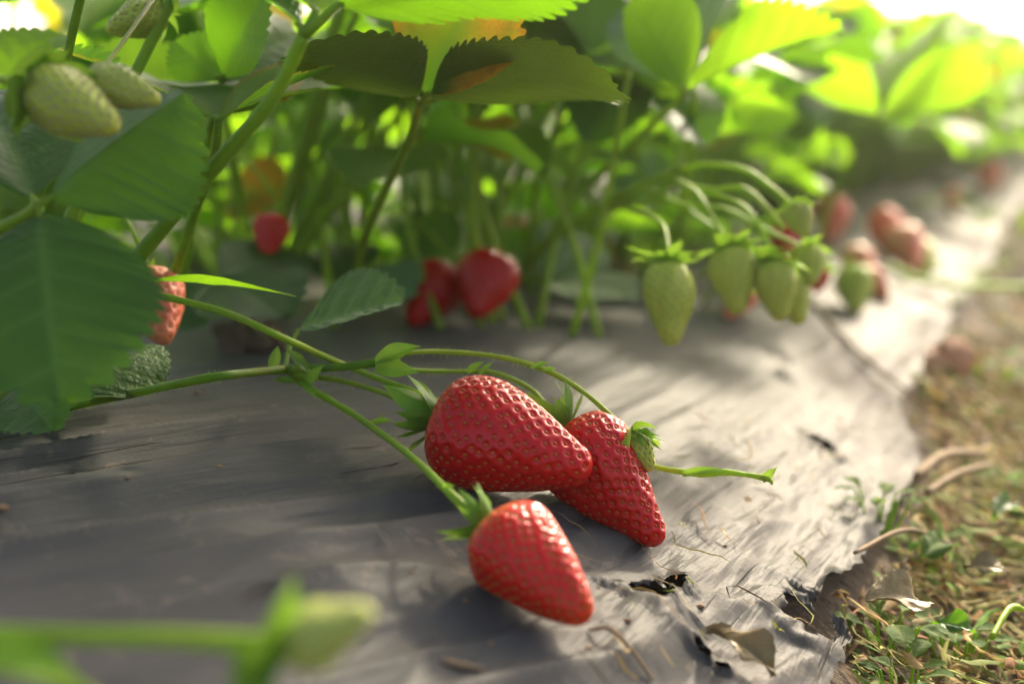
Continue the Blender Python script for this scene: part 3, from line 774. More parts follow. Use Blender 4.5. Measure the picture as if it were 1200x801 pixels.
leaf(plL, [bl_, P(40, 430, .47), P(120, 345, .462), P(165, 297, .455), P(250, 197, .445), P(318, 117, .435), hubB], [.0034, .0031, .0027, .0025, .0024, .0022, .0021], [
    LF((352, 30, .425), (205, -70, .44), (.2, -.2, 1), W=.40, fold=.25, arc=.3, teeth=10, tint=.6),
    LF((370, 15, .425), (420, -140, .50), (0, -.6, 1), W=.45, fold=.15, arc=.2, teeth=10, tint=.6, mat=M_LEAF_FAR),
    LF((396, 6, .42), (690, -30, .40), (-.05, .55, 1), W=.36, fold=.10, arc=.35, teeth=11, tint=.9, nu=200, nv=15),
], seed=2, fuzz=420, stem_c=(0, .35, 0), n=60, label='thick stalk crossing the upper left, its leaf going out at the top')
hubD = P(256, 142, .50)
leaf(plL, [P(205, 320, .56), P(228, 250, .53), P(250, 190, .51), hubD], [.0020, .0018, .0016, .0014], [
    LF((250, 138, .50), (185, 95, .58), (0, .3, 1), W=.46, fold=.2, arc=.2, teeth=10, tint=.5, edge_brown=.6, mat=M_LEAF_FAR),
    LF((260, 138, .50), (388, 84, .515), (-.2, -.15, 1), W=.50, fold=.28, arc=.25, teeth=11, tint=.45, edge_brown=.6, mat=M_LEAF_FAR),
    LF((254, 136, .505), (260, 100, .60), (0, .1, 1), W=.45, fold=.1, arc=.2, teeth=10, tint=.5, mat=M_LEAF_FAR),
], seed=3, fuzz=100, label='leaf seen from below with a brown toothed rim')
hubC = P(262, 90, .56)
leaf(plL, [P(215, 330, .60), P(236, 200, .58), hubC], [.0019, .0017, .0014], [
    LF((262, 92, .56), (310, -10, .54), (-.35, -1, .4), W=.42, fold=.25, arc=.3, teeth=10, tint=.05),
    LF((258, 94, .56), (205, 48, .56), (.1, -1, .5), W=.50, fold=.1, arc=.2, teeth=10, tint=.05),
    LF((266, 92, .56), (352, 40, .60), (.2, -1, .5), W=.42, fold=.2, arc=.3, teeth=10, tint=.2),
], seed=4)
hubT = P(88, 10, .47)                                     # the stalk behind the unripe berries, going up out of view
leaf(plL, [P(30, 300, .50), P(62, 150, .49), P(80, 60, .48), P(96, -10, .47)], [.0020, .0018, .0016, .0015], [
    LF((96, -10, .47), (-60, 10, .44), (.1, -.1, 1), W=.36, fold=.1, arc=.3, teeth=10, tint=.7, mat=M_LEAF_FAR),
    LF((98, -12, .47), (330, -60, .50), (-.1, -.1, 1), W=.40, fold=.15, arc=.3, teeth=10, tint=.5),
], seed=5)
leaf(plL, [P(-40, 300, .56), P(-20, 200, .55), P(-10, 110, .54)], [.0019, .0017, .0014], [
    LF((-8, 105, .54), (70, 40, .56), (-.1, -.8, 1), W=.50, fold=.2, arc=.3, teeth=9, tint=.6, mat=M_LEAF_FAR),
    LF((-8, 112, .54), (150, 145, .52), (-.1, -.9, .8), W=.40, fold=.2, arc=.4, teeth=10, tint=.1),
    LF((60, 130, .60), (235, 95, .62), (.1, -.7, .9), W=.42, fold=.3, arc=.3, teeth=10, tint=.5, mat=M_LEAF_FAR),
], seed=6)
lowb, _ = hit(40, 478)
leaf(plL, [bl_ + ZUP * .006, P(20, 478, .495), P(72, 470, .485)], [.0018, .0016, .0013], [
    LF((74, 470, .485), (190, 405, .52), (.15, -.45, 1), W=.36, fold=-.12, arc=.45, teeth=9, tooth=.02, tint=.6, quilt=.004, mat=M_LEAF_SHADED),
    LF((66, 462, .49), (10, 425, .54), (0, -.5, 1), W=.42, fold=.1, arc=.4, teeth=9, tint=.3),
], seed=7, label='small rounded dark leaf lying low beside the thick stalk')
leaf(plL, [bl_, P(-8, 470, .49), P(20, 452, .47)], [.0022, .0018, .0014], [
    LF((20, 452, .47), (62, 505, .45), (.1, -.8, .8), W=.42, fold=.1, arc=.3, teeth=8, tint=.7)], seed=8)

# ---- leaves over the middle, belonging to the plants behind
hubF = P(492, 122, .55)
leaf(pl1, [P(415, 352, .68), P(424, 290, .66), P(452, 222, .61), P(478, 168, .57), hubF], [.0024, .0021, .0019, .0017, .0016], [
    LF((488, 116, .55), (352, 62, .50), (.15, .65, 1), W=.42, fold=.12, arc=.5, teeth=10, tint=.15, mat=M_LEAF_SHADED),
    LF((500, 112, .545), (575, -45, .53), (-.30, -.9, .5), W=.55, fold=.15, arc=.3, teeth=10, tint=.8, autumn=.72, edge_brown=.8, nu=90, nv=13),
    LF((506, 118, .55), (725, 106, .51), (0, .42, 1), W=.40, fold=.12, arc=.55, teeth=11, tint=.25, nu=90, nv=13, mat=M_LEAF_SHADED),
], seed=31, fuzz=120, stem_c=(0, .25, .15), label='three-part leaf with one yellow and red spotted blade')
hubG = P(802, 110, .66)
leaf(pl2, [P(622, 312, .86), P(670, 240, .80), P(745, 165, .72), hubG], [.0024, .0021, .0018, .0016], [
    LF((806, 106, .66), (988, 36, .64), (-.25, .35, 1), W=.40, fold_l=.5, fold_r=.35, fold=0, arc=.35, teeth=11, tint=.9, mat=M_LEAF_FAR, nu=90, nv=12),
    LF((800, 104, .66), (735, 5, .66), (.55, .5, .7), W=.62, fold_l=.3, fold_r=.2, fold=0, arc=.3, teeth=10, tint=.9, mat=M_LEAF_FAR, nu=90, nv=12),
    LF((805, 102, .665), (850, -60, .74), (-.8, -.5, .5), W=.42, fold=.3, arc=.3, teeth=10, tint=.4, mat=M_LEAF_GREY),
], seed=32, stem_c=(0, .6, 0), label='bright back-lit folded leaf on a long slanting stalk')
leaf(pl3, [P(790, 330, .90), P(806, 200, .80), P(815, 110, .76)], [.0028, .0026, .0020], [
    LF((815, 108, .76), (700, -60, .80), (0, .2, 1), W=.45, fold=.1, arc=.3, teeth=10, tint=.4),
], seed=33, stem_c=(0, .6, 0))
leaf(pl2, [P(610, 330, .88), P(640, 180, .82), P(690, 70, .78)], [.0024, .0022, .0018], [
    LF((690, 70, .78), (580, 20, .78), (.1, .4, 1), W=.46, fold=.1, arc=.3, teeth=10, tint=.2, mat=M_LEAF_SHADED),
    LF((694, 66, .78), (780, 95, .80), (0, .5, 1), W=.46, fold=.1, arc=.3, teeth=10, tint=.25, mat=M_LEAF_SHADED),
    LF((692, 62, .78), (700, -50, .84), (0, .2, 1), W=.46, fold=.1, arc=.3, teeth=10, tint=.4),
], seed=34, label='dark leaf seen from below at the top centre')
leaf(pl4, [P(950, 300, 1.25), P(985, 210, 1.15), P(1035, 140, 1.05)], [.0024, .0022, .0018], [
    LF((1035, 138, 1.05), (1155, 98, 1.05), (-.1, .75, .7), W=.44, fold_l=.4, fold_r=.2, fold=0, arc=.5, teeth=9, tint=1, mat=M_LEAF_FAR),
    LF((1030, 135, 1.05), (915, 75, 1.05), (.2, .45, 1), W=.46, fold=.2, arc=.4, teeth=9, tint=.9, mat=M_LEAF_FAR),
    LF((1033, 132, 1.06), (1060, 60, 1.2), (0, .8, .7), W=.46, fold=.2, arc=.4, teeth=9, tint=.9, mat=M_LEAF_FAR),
], seed=35, label='bright blurred leaf reaching out over the film at the upper right')
# low leaves at the foot of the plants
leaf(pl1, [b1, P(300, 355, .72), P(255, 330, .68)], [.0018, .0016, .0013], [
    LF((255, 330, .68), (330, 372, .64), (.1, -.6, 1), W=.45, fold=.1, arc=.4, teeth=9, tint=.05),
    LF((250, 328, .68), (185, 382, .66), (0, -.8, .7), W=.48, fold=.1, arc=.5, teeth=9, tint=.0),
    LF((258, 325, .68), (350, 300, .72), (0, -.5, 1), W=.45, fold=.1, arc=.4, teeth=9, tint=.05),
], seed=36)
leaf(pl2, [b2, P(430, 350, .80), P(400, 335, .78)], [.0018, .0016, .0013], [
    LF((400, 333, .78), (478, 352, .74), (0, -.7, 1), W=.45, fold=.1, arc=.4, teeth=9, tint=.2, mat=M_LEAF_GREY),
    LF((398, 330, .78), (395, 290, .82), (0, -.7, 1), W=.5, fold=.1, arc=.4, teeth=9, tint=.1),
], seed=37)
leaf(pl2, [b2, P(600, 330, .86), P(640, 330, .84)], [.0018, .0016, .0013], [
    LF((640, 330, .84), (740, 350, .80), (0, -.2, 1), W=.40, fold=.1, arc=.3, teeth=9, tint=.2, mat=M_LEAF_GREY),
    LF((640, 326, .85), (690, 278, .88), (0, -.9, .6), W=.5, fold=.1, arc=.3, teeth=9, tint=.2, mat=M_LEAF_GREY),
], seed=38)
leaf(pl2, [b2, P(560, 320, .88), P(510, 322, .84)], [.0018, .0016, .0013], [
    LF((510, 324, .84), (500, 245, .86), (0, -1, .3), W=.42, fold=.3, arc=.2, teeth=9, tint=.4),
], seed=39)
leaf(pl3, [b3, P(745, 240, .98), P(740, 235, .97)], [.0018, .0016, .0013], [
    LF((750, 240, .97), (720, 175, .98), (0, -.8, .6), W=.3, fold=.3, arc=.2, teeth=9, tint=.4, mat=M_LEAF_GREY),
    LF((770, 225, .97), (765, 175, .98), (.3, -.8, .6), W=.3, fold=.3, arc=.2, teeth=9, tint=.4, mat=M_LEAF_GREY),
], seed=40)
leaf(pl1, [b1, P(300, 280, .86), P(268, 236, .86)], [.0016, .0014, .0012], [
    LF((262, 240, .86), (338, 222, .84), (0, -.8, .8), mat=M_LEAF_FAR, W=.52, fold=.2, arc=.5, teeth=8, tint=.9, autumn=1.0, edge_brown=.3),
], seed=41, label='small withered orange leaf between the stalks')

# ---- unseen leaves added above the picture to shade the leaves and film at left
g = random.Random(77)
SHADE_LEAVES = [(hit(230, 520)[0], .25, pl1), (hit(400, 560)[0], .26, pl1), (hit(430, 470)[0], .25, pl2), 
        (hit(30, 720)[0], .27, pl1), (P(80, 340, .40), .24, pl1), (P(150, 180, .42), .25, pl1), (P(250, 100, .56), .24, pl1), (P(0, 180, .42), .25, plL), (P(700, 60, .76), .24, pl3), (hit(470, 600)[0], .27, pl2)]
for i, (tg_, zt, own) in enumerate(SHADE_LEAVES):
    hub = tg_ + SUNV * ((zt - tg_[2]) / SUNV[2]); base_ = np.array(own['_w'])
    q = np.dot(hub - CAM, FWD); py = 400.5 - F * np.dot(hub - CAM, UPV) / q
    if py > -40: hub[2] += (py + 70) / F * q; py = -60
    md = base_ * .45 + hub * .55; md[2] = hub[2] * .75
    o = unit(np.array([g.uniform(-1, 1), g.uniform(-.2, 1), 0])); sd_ = np.cross(ZUP, o); bl = []
    for k, an in enumerate((0, 1.3, -1.3)):
        dv = unit(o * math.cos(an) + sd_ * math.sin(an) - ZUP * g.uniform(-.1, .12))
        bl.append(dict(base=hub + dv * .004, tip=hub + dv * g.uniform(.060, .075), nrm=unit(ZUP + SUNV * .5 + sd_ * math.sin(an) * .2), W=.46, fold=g.uniform(.05, .25), arc=g.uniform(.1, .4), teeth=9, tint=g.uniform(.1, .5)))
    leaf(own, [base_, md, hub], [.0024, .0020, .0015], bl, M_LEAF, False, None, 0, (0, .5, 0), 800 + i, 14)

# ------------------------------------------------------------------ the three ripe berries in front
PB = [(a, b * (1 - .0 * a)) for a, b in PROF_B]
b, tp, Rr, d1 = rest((514, 491), (691, 553), -0.018, 68, PROF_A, 11, 0.02)
B1 = strawberry('largest ripe strawberry, lying on the film and overlapping the one behind it', b, tp, Rr, PROF_A, hero=True, seed=11, bend=.02, sepals=10, slen=.0185, reflex=.70, curl=.5, nseed=400, dep=.0005, sw=.16, ang0=.4)
b, tp, Rr, d2 = rest((663, 503), (777, 635), -.012, 57, PROF_B, 12, -.03, lo=d1 + .012, hi=.7)
B2 = strawberry('ripe long tapering strawberry half hidden behind the largest one', b, tp, Rr, PROF_B, hero=True, seed=12, bend=-.03, sepals=12, slen=.0170, reflex=.5, curl=.5, nseed=370, dep=.0005, ang0=.2, tint=.35)
b, tp, Rr, d3 = rest((571, 617), (694, 723), -.018, 55, PROF_A, 13, -.04, hi=d1 - .004)
B3 = strawberry('ripe orange-red strawberry nearest the viewer, alone on dark film', b, tp, Rr, PROF_B[:6] + [(.64, .74), (.82, .53), (.94, .34), (.988, .16), (1, 0)], (M_RED3, M_SEED3), hero=True, seed=13, bend=-.04, sepals=10, slen=.0135, reflex=.7, curl=.4, nseed=330, dep=.00035, sw=.15, ang0=.9, pale=.6, tint=.5)
print('BERRY D', d1, d2, d3)

def bract(mb, base, tip, nrm, W=.34, arc=.4, fold=.35, tint=.6, seed=0):
    k = -arc * 1.5
    v, f, c = sepal_geo(1.0, W * .62, k, 18, seed, fold, tint)
    tl = np.array([math.sin(k) / k, 0, (1 - math.cos(k)) / k])
    mb.add(place(v, tl, base, tip, nrm), f, c)
def bracts(parent, items, name='bract'):
    for k, (b_, t_, nr, W, tint) in enumerate(items):
        mb = MB(); bract(mb, P(*b_), P(*t_), np.array(nr, float), W, tint=tint, seed=k); mb.build(name, M_SEPAL, parent)

# the long truss lying over the film, with its branches
root = empty('fruit_truss', P(25, 490, .5), 'long green fruiting stem lying over the film, forking towards the three ripe berries', 'fruit stem')
film_at = hit(22, 492)[1]
dn = d1 + .012; dm = d1 + .026
mb = MB()
tube(mb, [P(5, 500, film_at), P(60, 482, film_at - .004), P(150, 462, .495), P(255, 441, .475), P(345, 432, dm + .008), P(400, 430, dm), P(465, 421, dn)], [.0015, .0015, .00148, .00145, .0016, .0014, .0015], 90, 12, (0, .12, 0), 0, 500, 3, .06)
tube(mb, [P(452, 424, dn), P(475, 414, dn), P(520, 412, dn + .008), P(590, 419, dn + .012), P(645, 436, dn + .010), P(690, 464, dn + .004), P(738, 508, d2 - .006)], [.0010, .0009, .0009, .0009, .00105, .0009, .0011], 70, 10, (0, .75, .12), 0, 350, 4, .1)
tube(mb, [P(455, 424, dn), P(480, 433, dn + .008), P(525, 435, dn + .018), P(580, 437, dn + .022), P(625, 458, dn + .020), P(648, 490, d2 + .003), P(655, 507, d2)], [.0010, .0009, .0009, .0009, .0009, .0008, .0008], 60, 10, (0, .55, .05), 0, 250, 5, .1)
tube(mb, [P(340, 440, dm + .004), P(365, 456, dm), P(420, 489, dm - .012), P(480, 533, (d1 + d3) / 2 + .004), P(528, 578, d3 + .006), P(556, 604, d3 + .002), P(568, 616, d3)], [.00125, .0012, .00115, .0011, .00125, .001, .0009], 70, 10, (0, .55, 0), 0, 350, 6, .1)
tube(mb, [P(365, 441, dm + .002), P(400, 446, dm), P(448, 460, dn), P(490, 478, d1 + .006), P(514, 491, d1)], [.0010, .00095, .0009, .0009, .0008], 40, 10, (0, .4, .15), 0, 150, 7, .1)
for a in range(6):                                           # the swollen knot where the branches part
    tube(mb, [P(330 + a * 1.5, 433 + a * .4, dm + .006), P(346 + a, 436 + (a - 3) * 1.6, dm - .001 - .0008 * (a % 3)), P(362 + a * 2, 440 + (a - 3) * 2, dm - .0005)], [.0012, .0016, .0008], 10, 8, (0, .3 + .08 * a, 0))
mb.build('stalk', M_STEM, root)
dk = dm - .002
bracts(root, [
    ((318, 434, dk + .006), (326, 404, dk + .008), (.3, -.9, .3), .30, .55), ((360, 434, dk - .002), (334, 408, dk - .004), (.5, -.8, .5), .26, .05),
    ((361, 448, dk - .003), (379, 428, dk - .004), (-.2, -.9, .3), .34, .7), ((345, 448, dk), (316, 446, dk), (0, -.6, 1), .22, .4),
    ((352, 446, dk - .002), (372, 468, dk - .006), (.4, -.9, .5), .2, .5),
    ((440, 424, dn - .002), (494, 405, dn - .003), (-.1, -.8, .7), .25, .62), ((440, 430, dn - .002), (492, 437, dn - .004), (.05, -.9, .4), .27, .75),
    ((548, 436, dn + .018), (568, 423, dn + .02), (-.2, -.8, .5), .24, .8), ((562, 438, dn + .018), (578, 424, dn + .02), (-.2, -.8, .5), .22, .7),
    ((622, 431, dn + .008), (644, 424, dn + .008), (-.2, -.8, .6), .22, .9), ((636, 434, dn + .008), (652, 432, dn + .006), (0, -.8, .6), .28, .9),
    ((432, 496, dm - .012), (462, 493, dm - .014), (0, -.7, .8), .18, .7), ((446, 494, dm - .013), (448, 483, dm - .013), (.6, -.7, .2), .16, .5),
    ((518, 570, d3 + .006), (534, 569, d3 + .005), (0, -.8, .5), .24, .9)])
root2 = empty('fruit_stalk', P(175, 340, .47), 'thin green stalk slanting down from behind the left leaf to the largest ripe strawberry', 'fruit stem')
mb = MB()
tube(mb, [P(110, 332, .485), P(172, 343, .478), P(260, 365, .466), P(330, 395, .458), P(400, 426, dm + .012), P(450, 446, dn + .010), P(505, 466, d1 + .012), P(525, 480, d1 + .012)], [.0011, .0012, .0012, .0012, .0012, .0011, .001, .0008], 80, 10, (0, .55, 0), 0, 450, 8, .06)
mb.build('stalk', M_STEM, root2)
# the small leaf on the truss
leaf(root, [P(334, 430, dm + .010), P(340, 405, dm + .022), P(350, 386, dm + .030)], [.0009, .0008, .0007], [
    LF((350, 386, dm + .030), (474, 352, dm + .022), (.15, -.75, .62), W=.52, fold_l=-.25, fold_r=.9, fold=0, arc=.15, teeth=9, tooth=.05, quilt=.030, tint=.55, mat=M_LEAF_GREY, nu=110, nv=16)],
    seed=51, fuzz=60, label='small grey-green toothed leaf standing up from the fruit stem')
# bare stalk running out to the right
root3 = empty('fruit_stalk', P(775, 548, d2), 'bare pale stalk sticking out to the right from behind the ripe berries', 'fruit stem')
dr = d2 + .006
mb = MB()
tube(mb, [P(700, 530, dr + .012), P(745, 540, dr + .008), P(778, 549, dr + .004), P(822, 555, dr), P(848, 553, dr - .002), P(875, 556, dr - .004), P(898, 560, dr - .006)], [.0010, .0010, .0010, .0013, .0013, .0009, .0012], 60, 10, (0, .95, 0), 0, 200, 9, .05)
tube(mb, [P(892, 559, dr - .006), P(902, 562, dr - .007), P(905, 567, dr - .007)], [.0011, .0009, .0005], 8, 8, (0, .9, 0))
mb.build('stalk', M_STEM, root3)
bracts(root3, [((894, 563, dr - .006), (911, 547, dr - .007), (-.3, -.9, .3), .3, .8), ((800, 556, dr), (850, 550, dr - .003), (0, -.8, .7), .14, .8)])
# young green berry hanging at the end of the arching branch
BY = strawberry('tiny green strawberry wrapped in its calyx beside the tapering ripe one', P(738, 508, d2 - .006), P(765, 551, d2 - .010), .0052 * .95, PROF_G, (M_GREEN, M_SEEDG), seed=21, sepals=10, slen=.0125, reflex=.0, curl=-1.6, nseed=90, dep=.0003, sunk=False, sw=.24, tint=.75, rollv=TOC)
mb = MB()
for k, (x_, y_, n_) in enumerate([(778, 512, .8), (782, 520, .9), (770, 506, .85), (776, 528, .95)]):
    bract(mb, P(742, 510, d2 - .007), P(x_, y_, d2 - .010 - .001 * k), np.array([.2, -.4, 1.]), .16, .3, .3, n_, k)
o = mb.build('sepal', M_SEPAL, BY[0])

# ------------------------------------------------------------------ unripe berries at the upper left
def gberry(label, b_, t_, rpx, seed, **k):
    d = b_[2]; kw = dict(mats=(M_GREEN, M_SEEDG), prof=PROF_G, nseed=150, dep=.0005, sunk=False, sepals=9, slen=.010, reflex=.1, curl=-.5, rollv=TOC, tint=.6, seed_size=1.0, hero=False)
    kw.update(k)
    return strawberry(label, P(*b_), P(*t_), rpx / F * d, seed=seed, **kw)
gberry('larger unripe green strawberry at the upper left edge, over the dark leaf', (42, 104, .40), (138, 150, .39), 41, 31, slen=.0175, sw=.26, hero=True, reflex=.0, curl=-1.3, nseed=200, dep=.00030, seed_size=1.5)
gberry('smaller unripe green strawberry with a reddish stalk at the upper left', (108, 92, .41), (187, 118, .40), 25, 32, slen=.0085, sw=.24, hero=True, reflex=.0, curl=-1.2, dep=.00025, seed_size=1.3)
gberry('blurred unripe green strawberry at the top left, high behind the other two', (190, 12, .54), (124, 36, .53), 24, 33, slen=.012, reflex=.2)
tr = empty('fruit_truss', P(-20, 90, .41), 'short fruit stem bearing the unripe berries at the upper left', 'fruit stem')
mb = MB()
tube(mb, [P(-60, 70, .42), P(-15, 88, .41), P(20, 98, .402), P(42, 104, .40)], [.0016, .0014, .0012, .001], 20, 10, (0, .6, 0), 0, 80, 2)
tube(mb, [P(20, 98, .402), P(48, 84, .405), P(80, 80, .408), P(108, 92, .41)], [.0011, .0009, .0009, .0009], 24, 10, (0, .5, .8), 0, 60, 3)
tube(mb, [P(90, 84, .41), P(120, 80, .43), P(195, -20, .53), P(190, 12, .54)], [.0008, .0008, .0009, .0008], 24, 8, (0, .5, .2))
mb.build('stalk', M_STEM, tr)

# ------------------------------------------------------------------ red berries in the plants
LYING = {47, 48, 49, 50, 51, 52, 53, 54, 55, 56}
def rberry(label, b_, t_, rpx, seed, mats=(M_RED, M_SEED), **k):
    d = b_[2]; kw = dict(nseed=120, dep=.0004, sepals=8, slen=.010, reflex=.4, curl=.5)
    kw.update(k); dd = t_[2] - b_[2]
    if seed in LYING:                                          # these lie on the film
        b, tp, Rr, d = rest(b_[:2], t_[:2], dd, rpx, PROF_A, seed, 0.0, .42, 3.2)
    else: b, tp, Rr = P(*b_), P(*t_), rpx / F * d
    r = strawberry(label, b, tp, Rr, mats=mats, seed=seed, **kw)
    if seed not in LYING:                                      # these hang, each on its own stalk
        root = r[0]; root['_w'] = list(b); mb = MB(); g_ = random.Random(seed); back = U2 * .02 - N2 * .05
        tube(mb, [b, b - r[2] * .012, b + np.array([back[0] * .5, back[1] * .5, .030]), b + np.array([back[0], back[1], .022]), b + np.array([back[0] * 1.6, back[1] * 1.6, -.03])], [.0008, .0009, .0010, .0012, .0013], 24, 8, (0, .7, 0))
        mb.build('stalk', M_STEM, root)
    return r
rberry('ripe red strawberry on the film edge, left one of a pair below the upright stalks', (522, 322, .80), (482, 378, .77), 33, 41)
rberry('ripe red strawberry on the film edge, right one of a pair below the upright stalks', (577, 304, .78), (556, 370, .76), 38, 42, slen=.006)
rberry('pale red strawberry partly hidden behind the large left leaf', (176, 328, .56), (192, 400, .54), 36, 43, (M_PINK, M_SEED3), ripe=.15)
rberry('small blurred red strawberry deep between the stalks at the left', (320, 256, .72), (313, 300, .71), 23, 44)
rberry('half-hidden reddish strawberry behind the right one of the pair', (606, 262, 1.0), (596, 300, .98), 20, 45, (M_PINK, M_SEED3))
rberry('deep red strawberry glowing between the arching green stalks', (922, 262, .92), (918, 306, .90), 17, 46)
rberry('pink half-ripe strawberry just behind the arching green stalks', (978, 236, 1.15), (972, 285, 1.12), 21, 47, (M_PINK, M_SEED3))
rberry('pink strawberry, upper one of the blurred clump on the film', (1036, 252, 1.30), (1046, 300, 1.26), 22, 48, (M_PINK, M_SEED3))
rberry('pink strawberry, lower one of the blurred clump on the film', (1056, 272, 1.22), (1072, 318, 1.18), 22, 49, (M_PINK, M_SEED3), ripe=.4)
rberry('green strawberry at the right end of the blurred clump on the film', (1076, 288, 1.22), (1090, 320, 1.18), 17, 50, (M_GREEN, M_SEEDG))
rberry('pale pink strawberry above the small green one at the film edge', (1000, 296, .98), (1016, 328, .95), 20, 51, (M_PINK, M_SEED3), ripe=.6)
rberry('red strawberry tip showing right of the small green one', (1016, 318, .96), (1040, 352, .94), 15, 52, (M_PINK, M_SEED3))
rberry('small unripe green strawberry lying in front of the pink ones', (1000, 318, .93), (1003, 366, .91), 23, 53, (M_GREEN, M_SEEDG))
rberry('faint salmon strawberry far back in the bright leaves', (1160, 196, 1.9), (1158, 224, 1.86), 16, 54, (M_PINK, M_SEED3))
rberry('second faint salmon strawberry low in the far leaves', (1118, 226, 1.7), (1116, 248, 1.66), 13, 55, (M_PINK, M_SEED3))
rberry('red berry half seen below the green cluster, touching the film', (880, 340, .86), (850, 372, .84), 16, 56, (M_PINK, M_SEED3))
rberry('small red berry tip under the hanging calyxes', (962, 318, .84), (955, 342, .83), 13, 57)

# ------------------------------------------------------------------ truss of hanging green berries on the right
tg = empty('fruit_truss', P(620, 300, .86), 'spreading fruit truss of arching pale stalks hung with unripe green berries', 'fruit stem')
gx_ = P(770, 210, .73)
def st_(pts, r=.0011, tint=.9, red=0, nm='stalk'):
    mb = MB(); tube(mb, [P(*p) for p in pts], [r * 1.25, r * 1.1, r, r, r * .85], 40, 8, (0, tint, red), 0, 0, 1, .06); return mb.build(nm, M_STEM, tg)
st_([(600, 322, .86), (650, 275, .82), (705, 240, .77), (760, 214, .73), (800, 198, .70)], .0020, .55)
st_([(590, 330, .86), (640, 290, .83), (700, 250, .78), (760, 226, .74), (800, 212, .70)], .0016, .5)
st_([(785, 204, .71), (820, 193, .69), (870, 198, .67), (905, 220, .66), (930, 241, .655)], .0013, 1)
st_([(785, 208, .71), (815, 225, .68), (835, 255, .66), (848, 278, .645), (857, 294, .64)], .0012, 1)
st_([(780, 212, .71), (830, 222, .68), (870, 220, .67), (900, 245, .66), (918, 268, .67)], .0012, .9)
st_([(800, 222, .70), (850, 232, .67), (880, 250, .65), (900, 285, .64), (905, 306, .635)], .0012, 1)
st_([(720, 240, .76), (752, 250, .70), (775, 262, .65), (782, 285, .63), (781, 308, .62)], .0011, .8)
st_([(760, 222, .73), (800, 240, .70), (850, 245, .68), (900, 270, .68), (945, 292, .68)], .0011, .8)
st_([(700, 252, .78), (740, 240, .75), (790, 238, .72), (830, 262, .70), (870, 290, .70)], .0010, .7)
gk = dict(sepals=10, slen=.0165, reflex=.15, curl=-.5, nseed=190, tint=.8, dep=.00045, sw=.19)
gberry('largest hanging green strawberry, lowest and leftmost of the truss, over the film', (782, 311, .62), (787, 405, .61), 31, 61, **dict(gk, reflex=.55))
gberry('second hanging green strawberry, plump, right of the largest one', (857, 293, .64), (864, 368, .63), 27, 62, **gk)
gberry('hanging green strawberry at the middle of the truss under a white-lit calyx', (905, 308, .635), (914, 376, .63), 25, 63, **gk)
gberry('green strawberry peeping out behind the middle hanging one', (918, 318, .68), (938, 380, .67), 24, 64, **gk)
gberry('small green strawberry under the topmost arching stalk', (930, 241, .655), (946, 276, .65), 18, 65, **dict(gk, slen=.0115, reflex=.0, curl=-.2))
gberry('small green strawberry with white-lit sepals at the right of the truss', (946, 292, .68), (952, 334, .67), 19, 66, **dict(gk, slen=.0115, reflex=.0))

# ------------------------------------------------------------------ out-of-focus young berry close to the lens
fb = gberry('very blurred pale green strawberry close to the viewer at the bottom', (335, 758, .255), (436, 714, .25), 37, 71, mats=(M_PALE, M_SEEDG), sepals=9, slen=.009, sw=.28, reflex=.05, curl=-1.25, tint=.75)
tf = empty('fruit_truss', P(-60, 745, .25), 'very blurred green fruit stem close to the viewer along the bottom left', 'fruit stem')
mb = MB()
tube(mb, [P(-120, 738, .26), P(60, 744, .257), P(200, 746, .256), P(290, 752, .255), P(332, 752, .255)], [.0017, .0016, .0016, .0019, .0014], 30, 10, (0, .6, 0), 0, 0)
tube(mb, [P(-120, 760, .25), P(0, 778, .25), P(60, 792, .25), P(130, 830, .25)], [.0018, .0017, .0016, .0014], 30, 10, (0, .8, 0), 0, 0)
mb.build('stalk', M_STEM, tf)
bracts(tf, [((300, 800, .25), (345, 670, .25), (.5, -.9, .25), .22, .6), ((-20, 760, .25), (110, 815, .25), (0, -.5, 1), .25, .8), ((290, 760, .25), (300, 850, .25), (.3, -.9, .25), .38, .3)])

# ------------------------------------------------------------------ small things
mb = MB()
v, f, c, tl = leaflet_geo(40, 5, .085, 5, 0, .25, .25, 0, .002, .01, 3, .6, a=.8)
mb.add(place(v, tl, P(160, 330, .50), P(348, 348, .49), np.array([.1, .35, 1.])), f, c)
tag(mb.build('grass_blade', M_LEAF_FAR), 'narrow green grass blade lying across beside the large left leaf', 'grass blade')
c_, _ = hit(290, 410); mb = MB(); lump(mb, c_ + ZUP * .006, (.013, .011, .011), 3, 26, amp=.8); lump(mb, c_ + np.array([.012, .004, .004]), (.007, .006, .006), 8, 18, amp=.8)
tag(mb.build('soil_clod', M_CLOD), 'brown clod of dry soil on the film behind the slanting stalk', 'soil clod')
c_, _ = hit(1108, 440); mb = MB(); lump(mb, c_ + ZUP * .009, (.0135, .010, .012), 5, 26, amp=.8)
tag(mb.build('withered_fruit', M_BROWN), 'blurred brown withered fruit lying at the right film edge', 'withered fruit')
pts = [hit(940, 345)[0] + ZUP * .004, hit(985, 395)[0] + ZUP * .002, hit(1025, 435)[0] + ZUP * .003, hit(1075, 470)[0] + ZUP * .002]
mb = MB(); tube(mb, pts, [.0016, .0014, .0016, .0010], 30, 8, wob=.2)
tag(mb.build('dry_twig', M_TWIG), 'thin dry runner lying across the film at the right', 'dry twig')
pts = [hit(1040, 340)[0] + ZUP * .02, hit(1100, 378)[0] + ZUP * .03, hit(1150, 395)[0] + ZUP * .04, hit(1215, 405)[0] + ZUP * .05]
mb = MB(); tube(mb, pts, [.0022, .0022, .0024, .0024], 30, 8, (0, .9, 0), wob=.1)
tag(mb.build('plant_runner', M_STEM), 'blurred green runner hanging over the film edge at the right', 'runner')
c_, _ = hit(862, 768); e_, _ = hit(905, 808)
